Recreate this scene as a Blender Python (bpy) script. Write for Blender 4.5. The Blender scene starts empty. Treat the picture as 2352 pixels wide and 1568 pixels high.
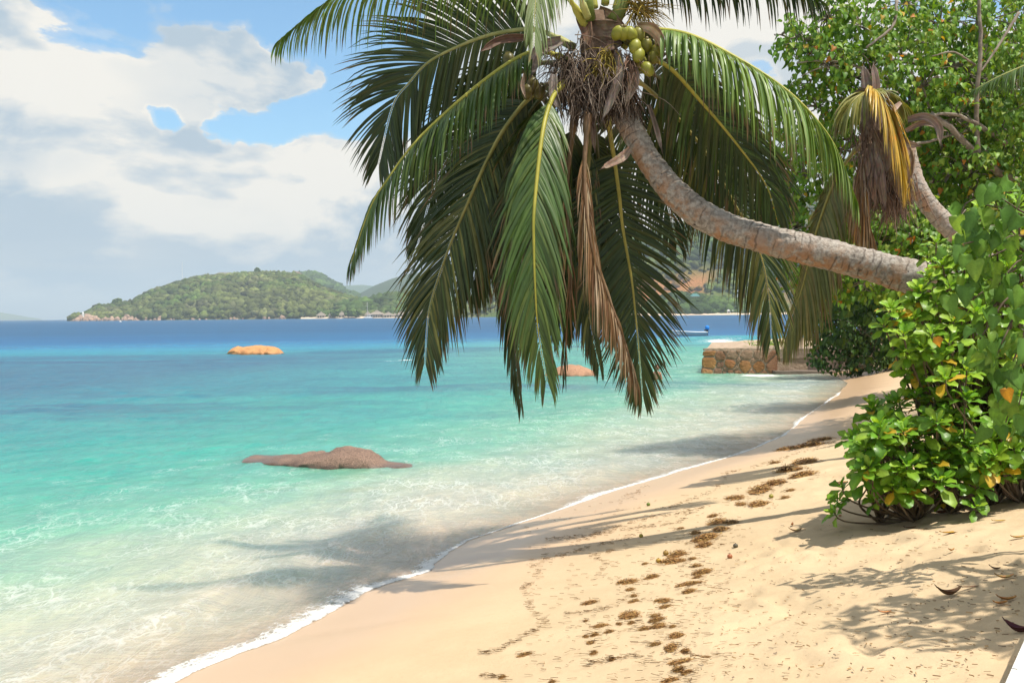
import bpy, bmesh, math, random
import numpy as np
from mathutils import Vector, Matrix, Euler
random.seed(7); RNG = np.random.default_rng(11)
SC = bpy.context.scene
COL = SC.collection
R = math.radians

# ------------------------------------------------------------------ camera
CAM_H = 2.6
VW, VH = 2352.0, 1568.0                     # pixel frame used for reading the photograph
FP = 35.0/36.0*VW
PITCH = math.atan((VH/2-722.7)/FP); ROLL = -0.0105
cam_d = bpy.data.cameras.new('camera'); cam = bpy.data.objects.new('camera', cam_d); COL.objects.link(cam)
cam_d.sensor_width = 36; cam_d.lens = 35; cam_d.clip_start = 0.05; cam_d.clip_end = 40000
CM = Matrix.Rotation(math.pi/2-PITCH, 4, 'X') @ Matrix.Rotation(ROLL, 4, 'Z')
cam.matrix_world = Matrix.Translation((0, 0, CAM_H)) @ CM
SC.camera = cam

# ------------------------------------------------------------------ light, sky, exposure
SUN_DIR = Vector((0.34, -0.20, 0.92)).normalized()          # towards the sun
SUN_EL = math.asin(SUN_DIR.z); SUN_ROT = math.atan2(SUN_DIR.x, SUN_DIR.y)
sl = bpy.data.lights.new('sun', 'SUN'); sl.energy = 5.0; sl.angle = R(0.55); sl.color = (1.0, 0.94, 0.84)
sun = bpy.data.objects.new('sun', sl); COL.objects.link(sun); sun.location = (20, -10, 60)
sun.rotation_euler = SUN_DIR.to_track_quat('Z', 'Y').to_euler()
SC.view_settings.view_transform = 'Standard'; SC.view_settings.look = 'None'
SC.view_settings.exposure = 0.25; SC.view_settings.gamma = 1.0
SC.render.engine = 'CYCLES'
SC.cycles.use_denoising = True
SC.cycles.max_bounces = 6; SC.cycles.diffuse_bounces = 2; SC.cycles.glossy_bounces = 2
SC.cycles.transmission_bounces = 3; SC.cycles.volume_bounces = 0; SC.cycles.transparent_max_bounces = 24
SC.cycles.caustics_reflective = False; SC.cycles.caustics_refractive = False

def s2l(c):
    f = lambda v: v/12.92 if v <= 0.04045 else ((v+0.055)/1.055)**2.4
    return tuple(f(v/255.0) for v in c)
def rgba(c, a=1.0): return (c[0], c[1], c[2], a)

def ray(x, y):
    return (CM.to_3x3() @ Vector(((x-VW/2)/FP, -(y-VH/2)/FP, -1))).normalized()
CAM = Vector((0, 0, CAM_H))
def W(x, y, D):                              # pixel + depth in metres along +Y
    r = ray(x, y); return CAM + r*(D/r.y)
def Zp(x, y, z=0.0):                         # pixel met with a level plane
    r = ray(x, y); return CAM + r*((z-CAM_H)/r.z)

class NB:
    """tiny helper for node trees"""
    def __init__(s, tree): s.t = tree; s.n = tree.nodes; s.l = tree.links
    def new(s, typ, **kw):
        n = s.n.new(typ)
        for k, v in kw.items(): setattr(n, k, v)
        return n
    def put(s, sock, v):
        if isinstance(v, bpy.types.NodeSocket): s.l.new(v, sock)
        elif v is not None: sock.default_value = v
    def math(s, op, a, b=None, c=None, clamp=False):
        n = s.new('ShaderNodeMath', operation=op, use_clamp=clamp)
        s.put(n.inputs[0], a)
        if b is not None: s.put(n.inputs[1], b)
        if c is not None: s.put(n.inputs[2], c)
        return n.outputs[0]
    def vmath(s, op, a, b=None, scale=None):
        n = s.new('ShaderNodeVectorMath', operation=op)
        s.put(n.inputs[0], a)
        if b is not None: s.put(n.inputs[1], b)
        if scale is not None: s.put(n.inputs['Scale'], scale)
        return n.outputs['Value'] if op in ('DOT_PRODUCT', 'LENGTH', 'DISTANCE') else n.outputs[0]
    def mix(s, f, a, b, blend='MIX'):
        n = s.new('ShaderNodeMix', data_type='RGBA', blend_type=blend)
        s.put(n.inputs[0], f)
        s.put(n.inputs[6], a if not isinstance(a, tuple) else rgba(a)); s.put(n.inputs[7], b if not isinstance(b, tuple) else rgba(b))
        return n.outputs[2]
    def noise(s, vec, scale, detail=4, rough=0.55, dist=0.0, lac=2.0):
        n = s.new('ShaderNodeTexNoise'); s.put(n.inputs['Vector'], vec)
        n.inputs['Scale'].default_value = scale; n.inputs['Detail'].default_value = detail
        n.inputs['Roughness'].default_value = rough; n.inputs['Distortion'].default_value = dist
        n.inputs['Lacunarity'].default_value = lac
        return n.outputs['Fac']
    def sstep(s, v, a, b, lo=0.0, hi=1.0):
        n = s.new('ShaderNodeMapRange', interpolation_type='SMOOTHSTEP')
        s.put(n.inputs[0], v)
        for i, x in enumerate((a, b, lo, hi)): n.inputs[1+i].default_value = x
        return n.outputs[0]
    def lin(s, v, a, b, lo=0.0, hi=1.0):
        n = s.new('ShaderNodeMapRange'); s.put(n.inputs[0], v)
        for i, x in enumerate((a, b, lo, hi)): n.inputs[1+i].default_value = x
        return n.outputs[0]
    def mapping(s, vec, scale=(1, 1, 1), rot=(0, 0, 0), loc=(0, 0, 0)):
        n = s.new('ShaderNodeMapping'); s.put(n.inputs[0], vec)
        n.inputs['Scale'].default_value = scale; n.inputs['Rotation'].default_value = rot; n.inputs['Location'].default_value = loc
        return n.outputs[0]
    def bump(s, h, strength=0.3, dist=0.02, normal=None):
        n = s.new('ShaderNodeBump'); s.put(n.inputs['Height'], h)
        n.inputs['Strength'].default_value = strength; n.inputs['Distance'].default_value = dist
        if normal is not None: s.put(n.inputs['Normal'], normal)
        return n.outputs[0]

def make_world():
    w = bpy.data.worlds.new('World'); SC.world = w; w.cycles.sampling_method = 'MANUAL'; w.cycles.sample_map_resolution = 512; w.use_nodes = True
    t = w.node_tree; t.nodes.clear(); b = NB(t)
    out = b.new('ShaderNodeOutputWorld'); bg = b.new('ShaderNodeBackground')
    sky = b.new('ShaderNodeTexSky', sky_type='NISHITA'); sky.sun_disc = False
    sky.sun_elevation = SUN_EL; sky.sun_rotation = SUN_ROT
    sky.air_density = 1.0; sky.dust_density = 1.2; sky.ozone_density = 2.0
    sk = b.vmath('SCALE', sky.outputs[0], scale=0.115)
    sk = b.vmath('MULTIPLY', sk, (1.42, 1.78, 1.80))
    tc = b.new('ShaderNodeTexCoord'); d = tc.outputs['Generated']
    sep = b.new('ShaderNodeSeparateXYZ'); b.put(sep.inputs[0], d); dz = sep.outputs['Z']
    el = b.math('MAXIMUM', dz, 0.0)
    # cumulus drawn on the dome: fractal density, flattened towards the horizon
    dd = b.mapping(d, scale=(1, 1, 2.1))
    def dens(vec, oct):
        return b.math('MULTIPLY_ADD', b.noise(vec, 3.6, oct, 0.60, 0.2), 1.5, -.25)
    A = dens(b.mapping(dd, loc=(3.1, 7.7, 1.3)), 8)
    off = SUN_DIR*0.035 + Vector((0, 0, 0.03)) + Vector((-0.02, 0, 0))
    B = dens(b.mapping(dd, loc=(3.1+off.x, 7.7+off.y, 1.3+off.z)), 4)
    wn = b.new('ShaderNodeTexNoise'); b.put(wn.inputs['Vector'], d); wn.inputs['Scale'].default_value = 7.5; wn.inputs['Detail'].default_value = 5; wn.inputs['Roughness'].default_value = .6
    dw = b.vmath('ADD', d, b.vmath('SCALE', b.vmath('SUBTRACT', wn.outputs['Color'], (.5, .5, .5)), scale=0.11))
    def spot(x, y, r, amp):                  # a lump (+) or a clear gap (-) at a direction of the sky
        c = ray(x, y)
        dist = b.vmath('DISTANCE', dw, tuple(c))
        return b.sstep(dist, 0.0, r/FP, amp, 0.0)
    adds = None
    for (x, y, r, a) in [(100, 120, 420, .10), (450, 150, 240, .14), (640, 190, 200, .13), (330, 440, 270, .12), (640, 440, 270, .13), (60, 420, 300, .08), (1790, 170, 90, .12), (900, 480, 300, .06),
                         (300, 14, 75, -.34), (440, -30, 120, -.30), (580, 0, 130, -.26), (700, 50, 130, -.36), (790, 110, 120, -.36), (880, 60, 190, -.34), (850, 200, 140, -.36), (960, 230, 160, -.25), (1090, 300, 160, -.12), (356, 264, 70, -.42),
                         (500, 282, 95, -.38), (600, 290, 100, -.42), (700, 275, 115, -.44), (800, 260, 115, -.42), (1740, 160, 80, -.22), (985, 130, 150, -.2)]:
        s = spot(x, y, r, a)
        adds = s if adds is None else b.math('ADD', adds, s)
    low = b.lin(el, 0.05, 0.34, 0.16, 0.02)
    D = b.math('ADD', b.math('ADD', A, adds), low)
    mask = b.sstep(D, 0.468, 0.535)
    thin = b.sstep(D, 0.40, 0.50, 0.0, 0.30)
    lit = b.lin(b.math('SUBTRACT', A, B), -0.07, 0.06)
    wht = s2l((255, 251, 242)); gry = s2l((190, 208, 222)); blu = s2l((182, 206, 225))
    # masses seen from their shaded side: broad soft grey among the white ones
    g = None
    for (x, y, r, a) in [(470, 190, 360, 1.0), (680, 200, 260, .9), (30, 345, 190, 1.15), (20, 60, 120, .5), (560, 590, 340, .5), (100, 560, 260, .8), (900, 580, 340, .45), (330, 450, 160, .4), (480, 440, 170, .45)]:
        s = spot(x, y, r, a); g = s if g is None else b.math('MAXIMUM', g, s)
    gn = b.noise(dd, 8.0, 4, 0.55)
    gen = b.sstep(b.noise(b.mapping(dd, loc=(9, 2, 4)), 2.6, 2, 0.5), 0.50, 0.66, 0.0, 0.7)
    g = b.math('MULTIPLY', b.math('MAXIMUM', g, gen), b.lin(gn, 0.3, 0.65, 0.6, 1.1))
    rim = b.sstep(D, 0.50, 0.60, 0.35, 0.0)
    bright = b.math('SUBTRACT', b.math('ADD', b.math('ADD', b.math('MULTIPLY', lit, 0.92), 0.33), rim), b.math('MULTIPLY', g, 0.72), clamp=True)
    cc = b.mix(bright, gry, wht)
    lowf = b.lin(el, 0.01, 0.085, 0.7, 0.0)
    streak = b.noise(b.mapping(d, scale=(3, 3, 24)), 1.6, 4, 0.55)
    lowc = b.mix(b.sstep(streak, 0.35, 0.65), blu, s2l((216, 226, 231)))
    cc = b.mix(lowf, cc, lowc)
    col = b.mix(b.math('MAXIMUM', mask, thin), sk, cc)
    hz = b.lin(el, 0.0, 0.05, 0.5, 0.0)
    col = b.mix(hz, col, s2l((172, 204, 226)))
    b.put(bg.inputs[0], col); bg.inputs[1].default_value = 0.80
    t.links.new(bg.outputs[0], out.inputs[0])
make_world()

# ------------------------------------------------------------------ generic helpers
def tag(o, label=None, cat=None, group=None, kind=None):
    if label: o['label'] = label
    if cat: o['category'] = cat
    if group: o['group'] = group
    if kind: o['kind'] = kind
    return o
def empty(name, loc, label, cat, group=None):
    o = bpy.data.objects.new(name, None); COL.objects.link(o); o.location = loc
    o.empty_display_size = 0.2
    return tag(o, label, cat, group)
def setpar(o, parent):
    o.parent = parent
    if parent is not None and parent.type == 'EMPTY':
        o.matrix_parent_inverse = Matrix.Translation(-Vector(parent.location))
def mesh_np(name, V, Q=None, T=None, col=None, smooth=True, attrs=None, mat=None):
    V = np.asarray(V, dtype=np.float32).reshape(-1, 3)
    me = bpy.data.meshes.new(name); me.vertices.add(len(V)); me.vertices.foreach_set('co', V.ravel())
    li = []; ls = []; n = 0
    if Q is not None and len(Q):
        Q = np.asarray(Q, dtype=np.int32); li.append(Q.ravel()); ls.append(np.arange(len(Q))*4); n = len(Q)*4
    if T is not None and len(T):
        T = np.asarray(T, dtype=np.int32); li.append(T.ravel()); ls.append(n+np.arange(len(T))*3)
    li = np.concatenate(li).astype(np.int32); ls = np.concatenate(ls).astype(np.int32)
    me.loops.add(len(li)); me.loops.foreach_set('vertex_index', li)
    me.polygons.add(len(ls)); me.polygons.foreach_set('loop_start', ls)
    me.polygons.foreach_set('use_smooth', np.full(len(ls), smooth))
    if col is not None:
        c = np.ones((len(V), 4), np.float32); c[:, :3] = col
        a = me.attributes.new('col', 'FLOAT_COLOR', 'POINT'); a.data.foreach_set('color', c.ravel())
    for k, v in (attrs or {}).items():
        a = me.attributes.new(k, 'FLOAT', 'POINT'); a.data.foreach_set('value', np.asarray(v, np.float32).ravel())
    me.update(calc_edges=True); me.validate()
    if mat: me.materials.append(mat)
    return me
def link(name, me, parent=None, kind=None, label=None, cat=None, group=None):
    o = bpy.data.objects.new(name, me); COL.objects.link(o)
    if parent is not None: setpar(o, parent)
    return tag(o, label, cat, group, kind)

class MB:
    def __init__(s): s.v = []; s.f = []; s.c = []
    def add(s, V, F, c=(1, 1, 1)):
        n = len(s.v); s.v += [tuple(p) for p in V]; s.f += [tuple(i+n for i in f) for f in F]
        if len(c) == 3 and not hasattr(c[0], '__len__'): s.c += [c]*len(V)
        else: s.c += list(c)
    def box(s, c, size, rz=0, col=(1, 1, 1)):
        m = Matrix.Rotation(rz, 3, 'Z'); hx, hy, hz = [v/2 for v in size]
        V = [Vector(c)+m @ Vector((x*hx, y*hy, z*hz)) for z in (-1, 1) for y in (-1, 1) for x in (-1, 1)]
        s.add(V, [(0, 2, 3, 1), (4, 5, 7, 6), (0, 1, 5, 4), (2, 6, 7, 3), (0, 4, 6, 2), (1, 3, 7, 5)], col)
    def tube(s, pts, rad, n=8, col=(1, 1, 1), cap=True, bumpf=None):
        V, F, C = tube(pts, rad, n, cap, bumpf)
        s.add(V, F, col)
    def mesh(s, name, mat=None, smooth=True):
        me = bpy.data.meshes.new(name); me.from_pydata(s.v, [], s.f); me.update()
        a = me.attributes.new('col', 'FLOAT_COLOR', 'POINT')
        c = np.ones((len(s.v), 4), np.float32); c[:, :3] = np.array(s.c, np.float32).reshape(-1, 3); a.data.foreach_set('color', c.ravel())
        me.polygons.foreach_set('use_smooth', [smooth]*len(me.polygons))
        if mat: me.materials.append(mat)
        return me
def frames(P):
    P = [Vector(p) for p in P]; T = []
    for i in range(len(P)):
        a = P[max(i-1, 0)]; c = P[min(i+1, len(P)-1)]; d = (c-a)
        T.append(d.normalized() if d.length > 1e-9 else Vector((0, 0, 1)))
    return P, T
def transport(T, U0):
    U = []; u = Vector(U0)
    for t in T:
        u = u-t*u.dot(t)
        if u.length < 1e-6: u = t.orthogonal()
        u = u.normalized(); U.append(u.copy())
    return U
def tube(pts, rad, n=8, cap=True, bumpf=None):
    P, T = frames(pts); U = transport(T, T[0].orthogonal()); V = []; F = []
    m = len(P)
    for i in range(m):
        r = rad[i] if hasattr(rad, '__len__') else rad
        bb = T[i].cross(U[i])
        for k in range(n):
            a = 2*math.pi*k/n; rr = r*(bumpf(i, a) if bumpf else 1)
            V.append(P[i]+(U[i]*math.cos(a)+bb*math.sin(a))*rr)
    for i in range(m-1):
        for k in range(n):
            F.append((i*n+k, i*n+(k+1) % n, (i+1)*n+(k+1) % n, (i+1)*n+k))
    if cap:
        F.append(tuple(range(n-1, -1, -1))); F.append(tuple((m-1)*n+k for k in range(n)))
    return V, F, None
def spline(pts, n):
    P = np.array([tuple(p) for p in pts], float)
    ext = np.vstack([2*P[0]-P[1], P, 2*P[-1]-P[-2]]); seg = len(P)-1; out = []
    for q in np.linspace(0, seg, n):
        i = min(int(q), seg-1); u = q-i; a, b_, c, d = ext[i:i+4]
        out.append(0.5*((2*b_)+(-a+c)*u+(2*a-5*b_+4*c-d)*u*u+(-a+3*b_-3*c+d)*u**3))
    # even spacing along the length
    o = np.array(out); L = np.r_[0, np.cumsum(np.linalg.norm(np.diff(o, axis=0), axis=1))]
    q = np.linspace(0, L[-1], n)
    return [Vector((np.interp(x, L, o[:, 0]), np.interp(x, L, o[:, 1]), np.interp(x, L, o[:, 2]))) for x in q]
# value noise on numpy arrays
_tab = np.random.default_rng(5).random((256, 256))
def vn(x, y):
    xi = np.floor(x).astype(int); yi = np.floor(y).astype(int); fx = x-xi; fy = y-yi
    fx = fx*fx*(3-2*fx); fy = fy*fy*(3-2*fy); g = lambda i, j: _tab[i & 255, j & 255]
    return (g(xi, yi)*(1-fx)+g(xi+1, yi)*fx)*(1-fy)+(g(xi, yi+1)*(1-fx)+g(xi+1, yi+1)*fx)*fy
def fbm(x, y, o=4, g=0.5):
    s = 0; a = 1; t = 0
    for i in range(o):
        s = s+a*vn(x+i*17.3, y+i*9.1); t += a; a *= g; x = x*2.03; y = y*2.03
    return s/t

# ------------------------------------------------------------------ materials
def new_mat(name):
    m = bpy.data.materials.new(name); m.use_nodes = True; t = m.node_tree; t.nodes.clear(); b = NB(t)
    out = b.new('ShaderNodeOutputMaterial'); p = b.new('ShaderNodeBsdfPrincipled')
    t.links.new(p.outputs[0], out.inputs[0])
    return m, b, p, out
def pmat(name, c1, c2, scale=4, rough=0.7, bscale=20, bstr=0.3, bdist=0.01, spec=0.4, attr=False, stretch=(1, 1, 1), detail=5):
    m, b, p, out = new_mat(name)
    tc = b.new('ShaderNodeTexCoord'); v = b.mapping(tc.outputs['Object'], scale=stretch)
    n = b.noise(v, scale, detail, 0.6)
    c = b.mix(b.sstep(n, 0.36, 0.64), tuple(c1), tuple(c2))
    if attr:
        a = b.new('ShaderNodeAttribute', attribute_name='col'); c = b.mix(1.0, c, a.outputs['Color'], 'MULTIPLY')
    b.put(p.inputs['Base Color'], c); p.inputs['Roughness'].default_value = rough
    p.inputs['Specular IOR Level'].default_value = spec
    if bstr: b.put(p.inputs['Normal'], b.bump(b.noise(v, bscale, 5, 0.6), bstr, bdist))
    return m
def leaf_mat(name, tr=0.35, rough=0.38, spec=0.5, bscale=40.0):
    m, b, p, out = new_mat(name)
    a = b.new('ShaderNodeAttribute', attribute_name='col'); oi = b.new('ShaderNodeObjectInfo')
    tc = b.new('ShaderNodeTexCoord')
    c = b.mix(1.0, a.outputs['Color'], oi.outputs['Color'], 'MULTIPLY')
    n = b.noise(tc.outputs['Object'], 9, 3)
    c = b.mix(b.sstep(n, 0.3, 0.7), c, b.mix(1.0, c, (0.80, 0.84, 0.75), 'MULTIPLY'))
    bl = b.sstep(b.noise(tc.outputs['Object'], 3.1*bscale/40, 4, .65), .64, .72, 0, .55)
    c = b.mix(bl, c, b.mix(1.0, c, (1.5, .75, .5), 'MULTIPLY'))
    b.put(p.inputs['Base Color'], c); b.put(p.inputs['Roughness'], b.lin(n, .3, .7, rough-.06, rough+.16)); p.inputs['Specular IOR Level'].default_value = spec
    tl = b.new('ShaderNodeBsdfTranslucent'); c2 = b.mix(1.0, c, (1.25, 1.15, 0.45), 'MULTIPLY'); b.put(tl.inputs[0], c2)
    mx = b.new('ShaderNodeMixShader'); mx.inputs[0].default_value = tr
    b.l.new(p.outputs[0], mx.inputs[1]); b.l.new(tl.outputs[0], mx.inputs[2]); b.l.new(mx.outputs[0], out.inputs[0])
    return m
M = {}
M['leaf'] = leaf_mat('leaf_broad', 0.38, 0.46, .35)
M['leaf_gloss'] = leaf_mat('leaf_fleshy', 0.34, 0.36, 0.45)
M['frond'] = leaf_mat('frond_leaflet', 0.22, 0.40)
M['dry'] = leaf_mat('dry_leaf', 0.12, 0.7, 0.2)
M['rachis'] = pmat('frond_stem', (1, 1, 1), (.75, .8, .7), 6, 0.5, 60, 0.15, attr=True)
M['bark'] = pmat('branch_bark', (.17, .13, .10), (.30, .25, .20), 7, 0.85, 30, 0.5)
M['stem'] = pmat('shrub_stem', (.09, .06, .035), (.16, .12, .07), 12, 0.7, 60, 0.3)
M['husk'] = pmat('spathe_husk', (1, 1, 1), (.72, .66, .60), 7, 0.65, 50, 0.35, attr=True)
M['fibre'] = pmat('palm_fibre', (1, 1, 1), (.6, .55, .5), 12, 0.9, 60, 0.4, attr=True)
M['nut'] = pmat('coconut_skin', (1, 1, 1), (.72, .75, .5), 5, 0.42, 30, 0.1, attr=True)
M['weed'] = pmat('seaweed', (1, 1, 1), (.65, .6, .55), 30, 0.75, 90, 0.2, attr=True)
M['vcol'] = pmat('painted', (1, 1, 1), (.88, .88, .88), 1.2, 0.7, 6, 0.1, attr=True)
M['wood_far'] = pmat('far_foliage', (1, 1, 1), (.62, .66, .58), 0.5, 0.9, 1.1, 0.8, 1.5, spec=0.1, attr=True)

def trunk_mat():
    m, b, p, out = new_mat('palm_trunk'); tc = b.new('ShaderNodeTexCoord'); v = tc.outputs['Object']
    a = b.new('ShaderNodeAttribute', attribute_name='tr')      # along the trunk, metres
    under = b.new('ShaderNodeAttribute', attribute_name='under')
    grain = b.noise(v, 26, 6, 0.65); big = b.noise(v, 3.2, 4)
    c = b.mix(b.sstep(grain, 0.3, 0.7), (.185, .155, .13), (.44, .395, .345))
    # orange growth on the lower flank and on the young upper part
    of = b.math('MULTIPLY', b.sstep(b.noise(v, 7, 4, 0.6), 0.44, 0.58), b.math('ADD', b.math('MULTIPLY', under.outputs['Fac'], 1.1), 0.1), clamp=True)
    c = b.mix(b.math('MULTIPLY', of, 0.68), c, (.38, .175, .065))
    c = b.mix(b.math('MULTIPLY', b.sstep(big, 0.5, 0.62), 0.4), c, (.36, .31, .275))
    # dark ring scars, broken up
    wv = b.math('ADD', a.outputs['Fac'], b.math('MULTIPLY', b.noise(v, 5, 4), 0.11))
    fr = b.math('FRACT', b.math('MULTIPLY', wv, 13.0))
    ring = b.math('MULTIPLY', b.sstep(b.math('ABSOLUTE', b.math('SUBTRACT', fr, 0.5)), 0.0, 0.17, 1, 0), b.sstep(b.noise(v, 6, 4), 0.44, 0.58))
    c = b.mix(b.math('MULTIPLY', ring, 0.6), c, (.06, .045, .036))
    blot = b.sstep(b.noise(v, 15, 4, 0.6), 0.66, 0.72)
    c = b.mix(b.math('MULTIPLY', blot, 0.85), c, (.035, .028, .025))
    lich = b.sstep(b.noise(b.mapping(v, loc=(4, 4, 4)), 13, 3), 0.66, 0.72)
    c = b.mix(b.math('MULTIPLY', lich, 0.6), c, (.58, .53, .46))
    b.put(p.inputs['Base Color'], c); p.inputs['Roughness'].default_value = 0.88; p.inputs['Specular IOR Level'].default_value = 0.2
    h = b.math('SUBTRACT', b.math('ADD', grain, b.math('MULTIPLY', blot, -0.6)), b.math('MULTIPLY', ring, 0.5))
    b.put(p.inputs['Normal'], b.bump(h, 0.8, 0.012))
    return m
M['trunk'] = trunk_mat()

# ------------------------------------------------------------------ beach shape
SHORE_PX = [(395, 1566), (470, 1530), (560, 1492), (640, 1472), (640, 1462), (730, 1420), (850, 1352), (985, 1312), (985, 1296), (1060, 1245), (1180, 1205), (1280, 1172),
            (1400, 1130), (1550, 1085), (1700, 1042), (1800, 1000), (1850, 955), (1925, 905), (1950, 880)]
_sp = [Zp(x, y, 0.0) for x, y in SHORE_PX]
_sy = np.array([p.y for p in _sp]); _sx = np.array([p.x for p in _sp])
_o = np.argsort(_sy); _sy = _sy[_o]; _sx = _sx[_o]
sl0 = 0.53
_sy = np.r_[_sy[0]-30, _sy, 60, 74, 82, 200]; _sx = np.r_[_sx[0]-30*sl0, _sx, 17.5, 26, 90, 900]
def shore_x(y):
    return np.interp(y, _sy, _sx)
_ys = np.linspace(-25, 200, 4500)
_k = np.exp(-0.5*(np.arange(-12, 13)/2.2)**2); _k /= _k.sum()
_xs_s = np.convolve(np.pad(shore_x(_ys), 12, mode='edge'), _k, mode='valid')
def sdist(x, y):
    """metres inland from the water's edge (negative: out at sea)"""
    return (x-np.interp(y, _ys, _xs_s))*0.883
def sand_base(x, y):
    s = sdist(x, y)
    return np.interp(s, [-300, -60, -12, -4, 0, 2, 6, 10, 20, 60], [-9, -5, -1.3, -.42, 0, .37, 1.18, 1.62, 2.0, 3.2])
FOOT = []
_r = np.random.default_rng(3)
for i in range(330):
    y = _r.uniform(3.2, 17); s = _r.uniform(3.3, 8.0); x = float(shore_x(y))+s/0.883
    FOOT.append((x, y, _r.uniform(0, math.pi), _r.uniform(0.7, 1.25)))
def sand_z(x, y, detail=True):
    x = np.asarray(x, float); y = np.asarray(y, float)
    z = sand_base(x, y); s = sdist(x, y)
    dry = np.clip((s-2.7)/1.3, 0, 1)
    z = z+0.03*(fbm(x*0.5+3, y*0.5)-0.5)*np.clip(s, 0, 1)
    if detail:
        z = z+dry*(0.055*(fbm(x*2.6, y*2.6, 4)-0.5)+0.03*(fbm(x*8.5+5, y*8.5, 3)-0.5))
        feet = FOOT if x.size > 50 else [f for f in FOOT if abs(f[0]-x.flat[0]) < 1 and abs(f[1]-y.flat[0]) < 1] if x.size == 1 else FOOT
        for (fx, fy, a, k) in feet:
            m = (np.abs(x-fx) < 0.4) & (np.abs(y-fy) < 0.4)
            if not m.any(): continue
            u = ((x[m]-fx)*math.cos(a)+(y[m]-fy)*math.sin(a))/(0.145*k); v = (-(x[m]-fx)*math.sin(a)+(y[m]-fy)*math.cos(a))/(0.075*k)
            q = np.sqrt(u*u+v*v)
            z[m] += dry[m]*(-0.030*np.exp(-q**3)+0.014*np.exp(-((q-1.45)/0.4)**2)*(0.5+0.5*np.sin(3*u+fx*9)))
    return z
def sz(x, y): return float(sand_z(np.array([x]), np.array([y]), False)[0])
def S(x, y):                                 # pixel met with the beach
    r = ray(x, y); ts = np.geomspace(0.8, 120, 400)
    for _ in range(3):
        below = (CAM_H+r.z*ts) < sand_z(r.x*ts, r.y*ts, False)
        i = int(np.argmax(below)) if below.any() else len(ts)-1
        ts = np.linspace(ts[max(i-1, 0)], ts[i], 60)
    return CAM+r*float(ts[-1])

def axis(lo, hi, c0, c1, d0, g):
    a = list(np.arange(c0, c1, d0)); d = d0; x = c0
    left = []
    while x > lo: d *= g; x -= d; left.append(x)
    d = d0; x = a[-1]; right = []
    while x < hi: d *= g; x += d; right.append(x)
    return np.array(left[::-1]+a+right)
def grid_faces(ny, nx):
    i = np.arange(ny-1)[:, None]*nx+np.arange(nx-1)[None]; i = i.ravel()
    return np.stack([i, i+1, i+nx+1, i+nx], 1)
def sand_mat():
    m, b, p, out = new_mat('beach_sand'); tc = b.new('ShaderNodeTexCoord'); v = tc.outputs['Object']
    wet = b.new('ShaderNodeAttribute', attribute_name='wet').outputs['Fac']
    n1 = b.noise(v, 1.3, 4); n2 = b.noise(v, 160, 3, 0.7); n3 = b.noise(v, 14, 5, 0.6)
    c = b.mix(b.sstep(n1, 0.35, 0.65), (.545, .41, .255), (.615, .465, .295))
    c = b.mix(b.lin(n2, 0.3, 0.7, 0.0, 0.35), c, (.44, .32, .19))
    c = b.mix(b.math('MULTIPLY', b.sstep(n3, 0.55, 0.7), 0.30), c, (.46, .335, .205))
    # dark specks of shell and plant crumbs on the dry sand
    vo = b.new('ShaderNodeTexVoronoi'); b.put(vo.inputs['Vector'], v); vo.inputs['Scale'].default_value = 34
    sp = b.math('MULTIPLY', b.sstep(vo.outputs['Distance'], 0.07, 0.13, 1, 0), b.sstep(b.noise(v, 3.2, 3), 0.5, 0.62))
    dryf = b.math('SUBTRACT', 1.0, wet, clamp=True)
    c = b.mix(b.math('MULTIPLY', b.math('MULTIPLY', sp, dryf), 0.7), c, (.20, .13, .08))
    c = b.mix(wet, c, b.mix(n1, (.50, .335, .20), (.55, .375, .23)))
    b.put(p.inputs['Base Color'], c)
    b.put(p.inputs['Roughness'], b.lin(wet, 0, 1, 0.95, 0.28)); b.put(p.inputs['Specular IOR Level'], b.lin(wet, 0, 1, 0.1, 0.4))
    h = b.math('ADD', b.math('MULTIPLY', n2, 0.35), n3)
    bn = b.new('ShaderNodeBump'); b.put(bn.inputs['Height'], h); bn.inputs['Distance'].default_value = 0.012
    b.put(bn.inputs['Strength'], b.lin(wet, 0, 1, 0.75, 0.06)); b.put(p.inputs['Normal'], bn.outputs[0])
    return m
def build_sand():
    xs = axis(-16, 75, -3.5, 6.2, 0.038, 1.045); ys = axis(0.2, 78, 3.3, 13, 0.038, 1.045)
    X, Y = np.meshgrid(xs, ys); X = X.ravel(); Y = Y.ravel(); Z = sand_z(X, Y); s = sdist(X, Y)
    wet = np.clip(1-(s-0.5-0.5*fbm(X*0.8, Y*0.8))/1.6, 0, 1)
    me = mesh_np('sand', np.stack([X, Y, Z], 1), grid_faces(len(ys), len(xs)), attrs={'wet': wet}, mat=sand_mat())
    link('sand', me, kind='structure')
build_sand()

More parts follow.
